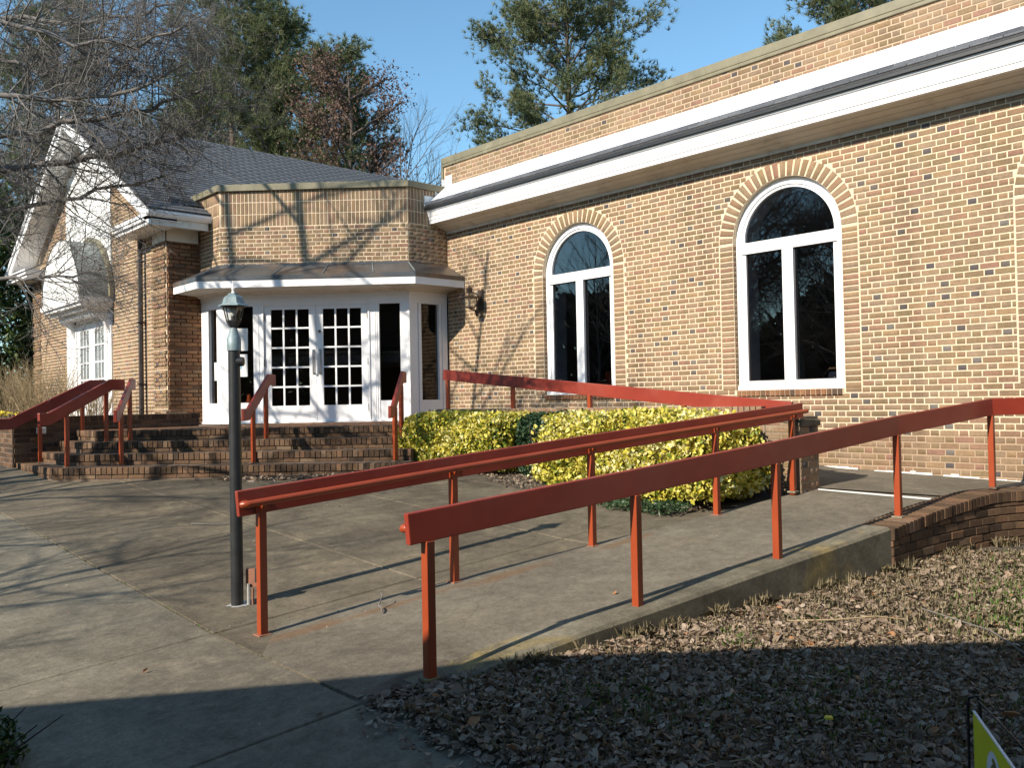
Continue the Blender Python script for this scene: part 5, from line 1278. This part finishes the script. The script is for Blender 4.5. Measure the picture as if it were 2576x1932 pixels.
P = [b+Vector((random.gauss(0, .1), random.gauss(0, .1), 12.6*i/6)) for i in range(7)]; w.limb(P, [.2*(1-.85*i/6) for i in range(7)], 7); w.mesh('trunk', M['bark_brown'], bt); w = Wood()
for k in range(20):
    f = .33+.66*k/20; i = min(int(f*6), 5); q = P[i].lerp(P[i+1], f*6-i); a = 2.4*k+random.random()
    grow(w, q, Vector((math.cos(a), math.sin(a), .55)), 3.5*(1.1-.6*f), .07, 0, [(7, 42, .5, .08, .03, 4), (6, 45, .5, .14, .02, 3)])
w.mesh('limbs', M['bark_brown'], bt)
rg = np.random.default_rng(4); C = []
for (p, d) in w.tips:
    for _ in range(84): C.append(p-d*random.uniform(-.2, .9)+rv(.22))
C = np.array([tuple(c) for c in C]); leaf_cloud('leaves', C, .105, M['brown_leaf'], bt, rg.random(len(C)))
random.setstate(st)
# bare trees beyond the roofs
g_ = 'bare trees beyond the roofs'
ba = bare_tree('bare_tree', (25.2, 35.0, .6), 'pale bare tree between the brown leaved tree and the hall roof', 14.6, .16, g_, 22, 31, spec=[(9, 32, .55, .06, .06, 4), (7, 34, .55, .09, .05, 3), (6, 36, .6, .12, .03, 3)])
copy_tree(ba, (27.6, 36.0, .6), 'lower bare tree right against the end of the hall parapet', 2.2, .84)
copy_tree(ba, (23.0, 38.5, .6), 'bare tree half hidden behind the brown leaved tree', 4.0, .9)
copy_tree(ba, (11.8, 29.5, .6), 'bare tree with light branches in front of the left pines', 1.2, .72)
copy_tree(ba, (11.6, 37, .6), 'bare tree behind the gable peak', 5.0, .95)
copy_tree(ba, (8.8, 36, .6), 'bare tree far left behind the gabled house', 3.4, .9)
copy_tree(ba, (13.6, 33.0, .6), 'slim bare tree over the middle of the shingle roof', .5, .75)
# bare woodland across the way, mirrored in the hall windows
g2 = 'bare trees across the way'
for i, (x, y, rz, sc, lab) in enumerate(((-27, 17, .4, .95, 'first'), (-30, 24, 2.0, 1.0, ''), (-26, 31, 3.1, .9, ''), (-34, 13, 1.1, 1.05, ''), (-29, 39, 4.2, 1.0, ''), (-36, 30, 5.3, 1.1, ''), (-33, 46, .9, 1.0, ''))):
    o = copy_tree(ba, (x, y, -.5), 'bare tree of the woodland mirrored in the hall windows', rz, sc); o['group'] = g2
side = bare_tree('bare_tree', (-4.6, 11.0, -.2), 'bare tree off to the left that dapples the steps with shade', 8.4, .13, None, 15, 55, spec=[(8, 42, .55, .09, .04, 4), (7, 44, .55, .14, .02, 3), (5, 46, .6, .18, .0, 3)], spread=.42, up=.55)
copy_tree(side, (-4.5, 7.0, -.3), 'smaller bare tree at the left whose twig shade reaches the walk', 2.2, .66)
for i, (x, y, rz, sc) in enumerate(((-25, -3, .3, .7), (-27, 2.5, 1.7, .75), (-24, 7, 3.3, .66), (-26, 11.5, 4.4, .72), (-29, 16, 5.2, .8), (-18, -9, .9, .6))):  # unseen pines added so the entrance glass mirrors something dark
    o = copy_tree(pC, (x, y, -.8), 'pine of the woodland behind the viewer, mirrored in the entrance glass', rz, sc); o['group'] = 'pines behind the viewer'
copy_tree(pA, (-40, 22, -.5), 'broad pine across the way, mirrored in the hall windows', 1.0, .8)
copy_tree(pC, (-38, 36, -.5), 'dark pine across the way, mirrored in the hall windows', 2.5, .9)

# evergreen at the left corner of the gabled house
eg = thing('evergreen_tree', (5.1, 25.2, .6), 'dark glossy evergreen at the left edge beside the gabled house', 'tree')
w = Wood(); w.limb([Vector((5.1, 25.2, .3)), Vector((5.1, 25.2, 3)), Vector((5.1, 25.2, 6.6))], [.14, .1, .03], 7); w.mesh('trunk', M['bark_brown'], eg)
rg = np.random.default_rng(8); n = 26000; u = rg.normal(0, 1, (n, 3)); u /= np.linalg.norm(u, axis=1)[:, None]; rad = .72+.34*rg.random(n)
lump = 1+.16*np.sin(u[:, 0]*5+1)*np.cos(u[:, 2]*7)+.12*np.sin(u[:, 1]*9+u[:, 2]*5); rad *= lump
zz = u[:, 2]*rad; wid = np.where(zz > 0, 1.0, 1.0)
C = np.stack([5.1+u[:, 0]*rad*2.0*wid, 25.2+u[:, 1]*rad*1.9*wid, 3.55+zz*3.3], 1); C = C[C[:, 2] > .45]; leaf_cloud('leaves', C, .17, M['evergreen_leaf'], eg, rg.random(len(C)), .45, 5)
eb = thing('evergreen_shrub', (4.2, 22.3, 1.27), 'bright green leafy shrub in the planter at the left edge', 'shrub')
n = 5000; u = rg.normal(0, 1, (n, 3)); u /= np.linalg.norm(u, axis=1)[:, None]; C = np.stack([4.2+u[:, 0]*.7*(.6+.5*rg.random(n)), 22.3+u[:, 1]*1.2*(.6+.5*rg.random(n)), 1.75+u[:, 2]*.75*(.6+.5*rg.random(n))], 1); C = C[C[:, 2] > 1.26]
leaf_cloud('leaves', C, .11, M['evergreen_leaf'], eb, .4+.6*rg.random(len(C)), .45, 6)
w = Wood()
for k in range(8): w.limb([Vector((4.2, 22.3, 1.2)), Vector((4.2+random.gauss(0, .3), 22.3+random.gauss(0, .5), 1.9))], [.012, .005], 4)
w.mesh('stems', M['bark_brown'], eb)

# twiggy bare shrub in front of the gabled house
for (lab, xc, yc, n_, h_) in (('bare tan twiggy shrub before the gabled house door', 4.75, 18.6, 95, 1.15), ('bare tan shrub under the left gable wall', 4.7, 20.9, 75, 1.1), ('low bare shrub beside the downspout', 4.9, 16.4, 55, .8)):
    s_ = thing('bare_shrub', (xc, yc, 1.27), lab, 'shrub', 'bare shrubs in the planter'); w = Wood()
    for k in range(n_):
        a = random.uniform(0, 6.28); r_ = random.random()**.5; b = Vector((xc+math.cos(a)*r_*.30, yc+math.sin(a)*r_*.6, 1.24))
        grow(w, b, Vector((math.cos(a)*r_*.55, math.sin(a)*r_*.75, 1)), h_*random.uniform(.6, 1.1), .008, 0, [(7, 30, .5, .12, .03, 3), (4, 36, .55, .2, .02, 3)])
    w.mesh('twigs', M['twig_dry'], s_)

# ------------------------------------------------------------------ hedge of variegated evergreen shrubs
def hedge(name, label, x0, x1, y0, y1, z0, z1, mat, n, size, seed, tone, bulge=.10, group=None):
    rg = np.random.default_rng(seed); t = thing(name, ((x0+x1)/2, (y0+y1)/2, z0), label, 'shrub', group)
    cx, cy, cz = (x0+x1)/2, (y0+y1)/2, (z0+z1)/2; hx, hy, hz = (x1-x0)/2, (y1-y0)/2, (z1-z0)/2
    u = rg.uniform(-1, 1, (n, 3)); ax = rg.choice(3, n, p=[.52, .18, .30]); sg = np.where(rg.random(n) < .85, -1, 1)
    for a in range(3):
        mk = ax == a; u[mk, a] = np.where(a == 2, 1, sg[mk]) if a != 2 else 1
    depth = 1-.30*rg.random(n)**2
    pw = 4.5; nrm = (np.abs(u)**pw).sum(1)**(1/pw); u = u/nrm[:, None]*depth[:, None]
    lump = 1+bulge*np.sin(u[:, 1]*hy*5.3+seed)*np.cos(u[:, 2]*4+seed*2)+.06*np.sin(u[:, 1]*hy*11+u[:, 0]*7)+rg.normal(0, .035, n)
    C = np.stack([cx+u[:, 0]*hx*lump, cy+u[:, 1]*hy*(1+(lump-1)*.3), cz+u[:, 2]*hz*lump], 1)
    C = C[C[:, 2] > np.maximum(z0-.02, plaza_z(C[:, 0], C[:, 1])+.03)]
    m_ = len(C); tn = np.clip(tone(rg, C, m_), 0, 1); leaf_cloud('leaves', C, size, M[mat], t, tn, .62, seed, .45)
    w = Wood()
    for k in range(26):
        b = Vector((cx+rg.uniform(-.5, .5)*hx, cy+rg.uniform(-.85, .85)*hy, z0-.05)); e = Vector((b.x+rg.normal(0, .2), b.y+rg.normal(0, .2), z1-.12)); w.limb([b, b.lerp(e, .5)+rv(.05), e], [.014, .010, .004], 4)
    # dense inner twigs and shaded leaves
    w.mesh('stems', M['bark_brown'], t)
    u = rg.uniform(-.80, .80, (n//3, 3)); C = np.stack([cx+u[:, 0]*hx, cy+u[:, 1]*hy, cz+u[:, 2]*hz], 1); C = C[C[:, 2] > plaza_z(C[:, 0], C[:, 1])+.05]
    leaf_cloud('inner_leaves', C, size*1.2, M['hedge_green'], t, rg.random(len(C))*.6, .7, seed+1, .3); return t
vt = lambda a, b: (lambda rg, C, n: rg.beta(a, b, n)+.12*np.sin(C[:, 1]*4+C[:, 2]*6))
hg = 'shrubs of the hedge below the ramp wall'
hedge('variegated_shrub', 'yellow and green variegated shrub against the right end of the steps', 6.62, 7.62, 7.45, 9.62, .62, 1.335, 'variegated_leaf', 17000, .056, 41, vt(1.3, 1.2), .08, hg)
hedge('green_shrub', 'plain dark green shrub between the two yellow variegated ones', 6.95, 7.66, 6.75, 7.55, .55, 1.345, 'hedge_green', 6500, .042, 42, lambda rg, C, n: rg.random(n), .06, hg)
hedge('variegated_shrub', 'bright yellow variegated shrub next to the brick pier', 6.55, 7.62, 4.42, 6.98, .47, 1.34, 'variegated_leaf', 22000, .056, 43, vt(1.7, .9), .08, hg)
hedge('ground_ivy', 'small low weeds at the foot of the hedge beside the ramp', 6.3, 6.75, 4.75, 5.7, .42, .52, 'hedge_green', 1300, .035, 44, lambda rg, C, n: .5+.5*rg.random(n), .2)
# dark shrub in the near left corner
ns = thing('dark_shrub', (.62, 4.15, .03), 'dark shrub poking into the bottom left corner in shade', 'shrub')
rg = np.random.default_rng(15); n = 4200; u = rg.normal(0, 1, (n, 3)); u /= np.linalg.norm(u, axis=1)[:, None]; q = .55+.5*rg.random(n)
C = np.stack([.60+u[:, 0]*.36*q, 4.12+u[:, 1]*.40*q, .08+u[:, 2]*.26*q], 1); C = C[C[:, 2] > .05]
leaf_cloud('leaves', C, .045, M['evergreen_leaf'], ns, rg.random(len(C)), .5, 16)
w = Wood()
for k in range(14): w.limb([Vector((.60, 4.12, -.1)), Vector((.60+random.gauss(0, .2), 4.12+random.gauss(0, .2), .24))], [.008, .003], 3)
w.mesh('stems', M['bark_brown'], ns)
# yellow blooms on the planter's left end
pf = thing('yellow_flowers', (3.3, 15.2, 1.36), 'small clump of yellow blooms on top of the planter wall at far left', 'flowers')
rg = np.random.default_rng(17); n = 420; C = np.stack([3.25+rg.normal(0, .10, n), 15.4+rg.uniform(-.5, .5, n), 1.41+rg.random(n)*.07], 1); leaf_cloud('petals', C, .035, M['petal_yellow'], pf, rg.random(n), .8, 18)

# the wood across the way, one dark mass
rg = np.random.default_rng(91); n = 52000; th = rg.uniform(math.radians(95), math.radians(275), n); rr = 46+rg.random(n)*16; x = rr*np.cos(th)-2; y = rr*np.sin(th)*1.15+12; top_ = 10.5+2.2*np.sin(th*9)+1.6*np.sin(th*23+1)
C = np.stack([x, y, -1+(top_+1)*rg.random(n)**.8], 1); o = leaf_cloud('distant_woods', C, 1.0, M['wood_mass'], None, rg.random(n), .8, 92, .3); tag(o, 'dark winter woods across the way, mirrored in the glass', None, None, 'stuff')

# ------------------------------------------------------------------ fallen leaves and grass
rg = np.random.default_rng(77)
def inside_lawn(x, y):
    return (x > 2.22) & (y < 3.16-.092*(x-2.5)*(x < 6.4)-.36*(x >= 6.4)-.02) & ~((x > 7.6) & (y > 2.66-.75*(x-7.6))) & (x < 9.2)
gz = np.vectorize(grass_z)
def scatter(n, box, dens=None):
    x = rg.uniform(box[0], box[1], n); y = rg.uniform(box[2], box[3], n); k = inside_lawn(x, y)
    if dens is not None: k &= rg.random(n) < dens(x, y)
    return x[k], y[k]
def litter(name, x, y, z, size, tones, mat, parent=None, tilt=.45, seed=5):
    rg2 = np.random.default_rng(seed); n = len(x); N = np.stack([rg2.normal(0, tilt, n), rg2.normal(0, tilt, n), np.ones(n)], 1); N /= np.linalg.norm(N, axis=1)[:, None]
    A = np.cross(N, rg2.normal(0, 1, (n, 3))); A /= np.linalg.norm(A, axis=1)[:, None]; Bv = np.cross(N, A)
    L = (size*rg2.uniform(.30, 1.0, n)*(1+.9*(rg2.random(n) < .06)))[:, None]; Wd = L*rg2.uniform(.35, .75, n)[:, None]; cu = L*rg2.uniform(-.08, .26, n)[:, None]; cv = L*rg2.uniform(-.06, .22, n)[:, None]
    C = np.stack([x, y, z], 1)+N*(.2*np.abs(cu)+.004)
    V = np.stack([C-A*L*.5+N*cv, C-A*L*.18+Bv*Wd*.5+N*cu, C+A*L*.22+Bv*Wd*.42+N*cu, C+A*L*.5+N*cv, C+A*L*.2-Bv*Wd*.45+N*cu*.8, C-A*L*.2-Bv*Wd*.5+N*cu*.8, C], axis=1).reshape(-1, 3)
    k = np.arange(n)*7; F = np.concatenate([np.stack([k+a, k+b, k+6], 1) for a, b in ((0, 1), (1, 2), (2, 3), (3, 4), (4, 5), (5, 0))])
    o = np_mesh(name, V, F, np.tile(tones, 6), mat, parent); return o
PT = [(6.6, 1.75, .8, .45), (5.7, 1.85, .5, .25), (8.0, 2.1, .6, .4), (4.05, 2.62, .16, .14), (4.75, 2.55, .14, .10), (3.55, 1.9, .5, .3), (4.3, 1.0, .7, .4), (2.9, 2.5, .25, .3), (5.2, .6, .8, .5)]
patch = lambda x, y: sum(np.exp(-((x-a)/c)**2-((y-b)/d)**2) for a, b, c, d in PT)*(.75+.35*np.sin(x*19+y*13))
x1, y1 = scatter(62000, (2.2, 9.2, -1.6, 3.2)); x2, y2 = scatter(30000, (2.2, 5.0, .6, 3.2))
x = np.concatenate([x1, x2]); y = np.concatenate([y1, y2]); z = gz(x, y)+rg.random(len(x))*.026
t = np.clip(rg.beta(2.0, 1.9, len(x)), 0, .97); t[rg.random(len(x)) < .02] = .99
x3 = 2.22-np.abs(rg.normal(0, .09, 900)); y3 = rg.uniform(-1, 3.35, 900); x4 = rg.uniform(2.2, 2.75, 700); y4 = 3.2+rg.uniform(0, .22, 700)*(1-(x4-2.2)/.8)
x = np.concatenate([x, x3, x4]); y = np.concatenate([y, y3, y4]); z = np.concatenate([z, np.vectorize(plaza_z)(x3, y3)+.012, np.array([max(plaza_z(a, b)+.02, grass_z(a, b)) for a, b in zip(x4, y4)])]); t = np.concatenate([t, rg.beta(2, 2, 1600)])
tag(litter('fallen_leaves', x, y, z, .047, t, M['litter'], tilt=.5), kind='stuff', label='brown fallen leaves covering the lawn below the ramp')
def blades(name, x, y, h, tones, mat, wd=.0035, lean=.55, seed=6):
    rg2 = np.random.default_rng(seed); n = len(x); z = gz(x, y)-.004; a = rg2.uniform(0, 6.283, n); D = np.stack([np.cos(a), np.sin(a), 0*a], 1); S = np.stack([-np.sin(a), np.cos(a), 0*a], 1)
    H = (h*rg2.uniform(.4, 1.3, n))[:, None]; ln = (np.abs(rg2.normal(0, lean, n)))[:, None]; C = np.stack([x, y, z], 1); Z = np.array([0, 0, 1.0])
    V = np.stack([C-S*wd, C+S*wd, C+Z*H*.6+D*H*ln*.45+S*wd*.8, C+Z*H*(1-.35*ln.clip(0, 1.5))+D*H*ln, C+Z*H*.6+D*H*ln*.45-S*wd*.8], axis=1).reshape(-1, 3)
    k = np.arange(n)*5; return np_mesh(name, V, np.stack([k, k+1, k+2, k+3, k+4], 1), tones, mat)
x, y = scatter(90000, (2.2, 9.2, -1.6, 3.2)); tag(blades('dry_grass', x, y, .055, np.clip(rg.random(len(x))*.72, 0, .72), M['dry_grass']), kind='stuff', label='short dry winter grass between the fallen leaves')
x, y = scatter(42000, (2.2, 9.2, -1.0, 3.2), lambda x, y: np.clip(patch(x, y)*1.3-.1, 0, 1)); tag(blades('green_grass', x, y, .060, .78+.22*rg.random(len(x)), M['dry_grass'], .004, .4, 9), kind='stuff', label='patches of green grass and weeds among the leaves')
# taller dry tufts along the kerb and wall foot
x = rg.uniform(2.6, 8.3, 2600); y = np.where(x < 6.42, 3.17-.092*(x-2.5), 2.79-np.maximum(0, x-7.7)*.35)-np.abs(rg.normal(0, .035, len(x))); k = (np.sin(x*7)+np.sin(x*17+2) > .1); x, y = x[k], y[k]
tag(blades('kerb_grass', x, y, .085, rg.random(len(x))*.72, M['dry_grass'], .003, .6, 10), kind='stuff', label='taller dry grass along the foot of the kerb')
# leaves blown against the steps, in the bed and loose on the plaza
n = 900; s = rg.uniform(-.5, 1.7, n); tt = 3.985+np.abs(rg.normal(0, .09, n)); x = BC.x+BD.x*s+BN.x*tt; y = BC.y+BD.y*s+BN.y*tt; z = plaza_z(x, y)+.008+rg.random(n)*.04*np.exp(-(tt-3.98)*8)
tag(litter('step_leaves', x, y, z, .06, rg.beta(2, 2, n), M['litter'], seed=8), kind='stuff', label='dead leaves drifted against the foot of the brick steps')
n = 2600; x = rg.uniform(6.05, 7.0, n); y = rg.uniform(4.7, 9.6, n); k = x > 6.62-.25*np.sin((y-4.7)*1.1)-.1*rg.random(n); x, y = x[k], y[k]; z = plaza_z(x, y)+.018+rg.random(len(x))*.02
tag(litter('bed_leaves', x, y, z, .05, rg.beta(2, 2, len(x)), M['litter'], seed=9), kind='stuff', label='leaf litter on the bare bed below the hedge')
n = 150; x = rg.uniform(-1, 7.0, n); y = rg.uniform(3.3, 10.5, n); k = x < 6.3; x, y = x[k], y[k]; z = np.array([max(plaza_z(a, b), ramp_z(a) if (a > 2.3 and 3.3 < b < 4.7) else -9) for a, b in zip(x, y)])+.006
tag(litter('paving_crumbs', x, y, z, .022, .5+.5*rg.random(len(x)), M['litter'], seed=10), kind='stuff', label='small crumbs of leaf and bark scattered on the paving')
# weeds in the joint of the walk
n = 420; y = rg.uniform(3.6, 9.0, n); k = np.sin(y*9)+np.sin(y*23) > -.3; y = y[k]; x = 2.2+rg.normal(0, .012, len(y))
gz2 = gz; gz = plaza_z
tag(blades('joint_weeds', x, y, .011, np.where(rg.random(len(x)) < .45, .85, .3), M['dry_grass'], .003, .8, 12), kind='stuff', label='tiny weeds and dry bits along the joint of the walk')
gz = gz2
# a few sticks
def stick(name, pts, r, label, group=None, mat='twig_dry'):
    mb = MB(); mb.tube([Vector(p) for p in pts], [r*(1-.5*i/(len(pts)-1)) for i in range(len(pts))], 5); return tag(mb.build(name, M[mat], smooth=True), label, 'stick', group)
def gp(x, y, h): return (x, y, grass_z(x, y)+h)
stick('fallen_twig', [gp(4.55, 2.62, .03), gp(4.72, 2.42, .05), gp(5.0, 2.3, .045), gp(5.12, 2.18, .03)], .006, 'pale curved twig lying at the edge of the shade on the leaves')
stick('fallen_twig', [gp(5.4, 2.2, .04), gp(5.2, 1.75, .05), gp(4.75, 1.35, .05), gp(4.55, 1.05, .03)], .005, 'long dark twig lying in the shaded leaves', mat='bark_grey')
stick('fallen_twig', [gp(4.9, 1.36, .04), gp(5.12, 1.28, .05), gp(5.3, 1.1, .05)], .005, 'light straw bit crossing the long twig in the shade')
stick('fallen_twig', [gp(3.9, .80, .03), gp(4.3, .66, .04), gp(4.6, .45, .03)], .006, 'straight pale straw near the yellow sign')
stick('fallen_twig', [gp(2.60, 1.9, .02), gp(2.75, 1.75, .06), gp(2.72, 1.6, .04), gp(2.78, 1.5, .02)], .005, 'hooked dry stem in the leaves near the walk')
q = (3.06, 4.55); zz = plaza_z(*q)+.012
stick('dry_stalk', [(q[0]-.03, q[1]-.07, ramp_z(q[0])+.01), (q[0], q[1]-.03, ramp_z(q[0])+.02), (q[0]+.015, q[1]+.03, ramp_z(q[0])+.03), (q[0]+.07, q[1]+.07, ramp_z(q[0])+.07), (q[0]+.08, q[1]+.10, ramp_z(q[0])+.085)], .007, 'short crooked dry stalk lying on the edge of the ramp', mat='bark_grey')
stick('dry_stalk', [(3.3, 8.0, plaza_z(3.3, 8)+.012), (3.42, 7.8, plaza_z(3.42, 7.8)+.02), (3.62, 7.68, plaza_z(3.6, 7.7)+.012)], .006, 'thin twig lying alone on the sunny plaza', mat='bark_grey')

# ------------------------------------------------------------------ yellow yard sign at the near right
sg = thing('yard_sign', (2.95, 1.0, .1), 'yellow yard sign with a white oval badge on a black wire stake', 'sign')
S0 = Vector((2.896, 1.03, 0)); SD = Vector((-.851, -.525, 0)).normalized(); SN = Vector((-.525, .851, 0)).normalized()
zt_, zb_ = .50, .08
mb = MB(); mb.obox(S0, SD, SN, 0, .61, -.003, .003, zb_, zt_); mb.build('panel', M['sign_yellow'], sg)
mb = MB(); mb.obox(S0, SD, SN, -.001, .611, -.0035, .0035, zt_-.003, zt_+.0015); mb.build('panel_edge', M['sign_white'], sg)
E2 = [(.24+.088*math.cos(a), zt_-.130+.094*math.sin(a)) for a in [2*math.pi*k/28 for k in range(28)]]
mb = MB(); f_ = lambda s, z, o: tuple((S0+SD*s+SN*o).to_3d()[:2])+(z,)
mb.add([f_(s, z, .0036) for s, z in E2], [tuple(range(28))]); badge = mb.build('badge', M['sign_white'], sg, fix=False)
def blob(s, z, a, b, mat, nm, o=.0042, k=10):
    m2 = MB(); m2.add([f_(s+a*math.cos(2*math.pi*i/k)*(1+.25*(i % 2)), z+b*math.sin(2*math.pi*i/k)*(1+.25*(i % 2)), o) for i in range(k)], [tuple(range(k))]); m2.build(nm, mat, badge, fix=False)
for k in range(11): blob(.24+.014*math.sin(k*2.1), zt_-.065-.012*k, .020+.006*(k % 2), .010, M['sign_brown'] if k % 2 else M['sign_olive'], 'emblem_leaf', .0042+.0002*k)
blob(.28, zt_-.18, .018, .02, M['sign_red'], 'emblem_bloom', .0068, 12); blob(.20, zt_-.185, .018, .018, M['sign_cyan'], 'emblem_water', .0070, 12)
mb = MB(); q = S0+SD*.03+SN*.02
st0 = S0-SD*.055
mb.tube([st0+SN*.006+Vector((0, 0, -.05)), st0+SN*.006+Vector((0, 0, .50)), st0+SN*.002+Vector((0, 0, .525)), st0-SN*.022+Vector((0, 0, .53)), st0-SN*.03+Vector((0, 0, .50)), st0-SN*.03+Vector((0, 0, .36))], .0045, 6); mb.build('wire_stake', M['black_iron'], sg, smooth=True)
mb = MB(); mb.tube([st0-SN*.02+Vector((0, 0, .52)), S0+SD*.2-SN*.22+Vector((0, 0, .32)), S0+SD*.45-SN*.40+Vector((0, 0, .10))], .003, 5); mb.build('brace_wire', M['black_iron'], sg, smooth=True)
for (x, y, lab) in ((3.35, 1.75, 'single yellow dandelion in the shaded grass'),):
    t = thing('dandelion', (x, y, grass_z(x, y)), lab, 'flower'); mb = MB(); mb.lathe([(.004, .05), (.018, .052), (.016, .06), (.004, .064)], (x, y, grass_z(x, y)), 10); mb.build('bloom', M['petal_yellow'], t)
    mb = MB(); mb.tube([(x, y, grass_z(x, y)-.01), (x, y, grass_z(x, y)+.052)], .002, 4); mb.build('stem', M['hedge_green'], t)

# ------------------------------------------------------------------ building behind the viewer, whose eave throws the near shade
EH = 3.1; g = Vector((1.029, 4.784, .055)); off = SUN_TRAVEL*((EH-.055)/-SUN_TRAVEL.z); e0 = g-off; ed = Vector((.806, -.592, 0)).normalized(); en = Vector((-.592, -.806, 0)).normalized()
nb_ = thing('neighbour_building', (e0.x-1, e0.y-1, 0), 'plain brick building behind the viewer whose porch shades the walk', 'building')
o = Vector((e0.x, e0.y, 0))
mb = MB(); mb.obox(o, ed, en, -3.2, 18, 4.6, 12, -1.5, EH+2.4); mb.build('wall', M['brick_tan'], nb_)
mb = MB(); P_ = lambda a, b, z: tuple((o+ed*a+en*b)[:2])+(z,)
mb.hexa([P_(-3.6, 0, EH-.02), P_(18.4, 0, EH-.02), P_(18.4, 5, EH+.4), P_(-3.6, 5, EH+.4), P_(-3.6, 0, EH), P_(18.4, 0, EH), P_(18.4, 5, EH+.5), P_(-3.6, 5, EH+.5)])  # porch roof added low and deep to keep sky light off the walk
mb.hexa([P_(-3.8, 4.2, EH+2.3), P_(18.6, 4.2, EH+2.3), P_(18.6, 12.4, EH+2.3), P_(-3.8, 12.4, EH+2.3), P_(-3.8, 4.2, EH+2.45), P_(18.6, 4.2, EH+2.45), P_(18.6, 12.4, EH+2.45), P_(-3.8, 12.4, EH+2.45)]); mb.build('roof', M['shingle_edge'], nb_)
mb = MB(); mb.obox(o, ed, en, -3.6, 18.4, .002, .04, EH-.28, EH-.022); mb.obox(o, ed, en, -3.6, 18.4, .04, 4.6, EH-.26, EH-.22)
for k in (12, 17): mb.obox(o, ed, en, k, k+.2, .2, .4, -1.2, EH-.262)
mb.build('porch_frame', M['white_paint'], nb_)
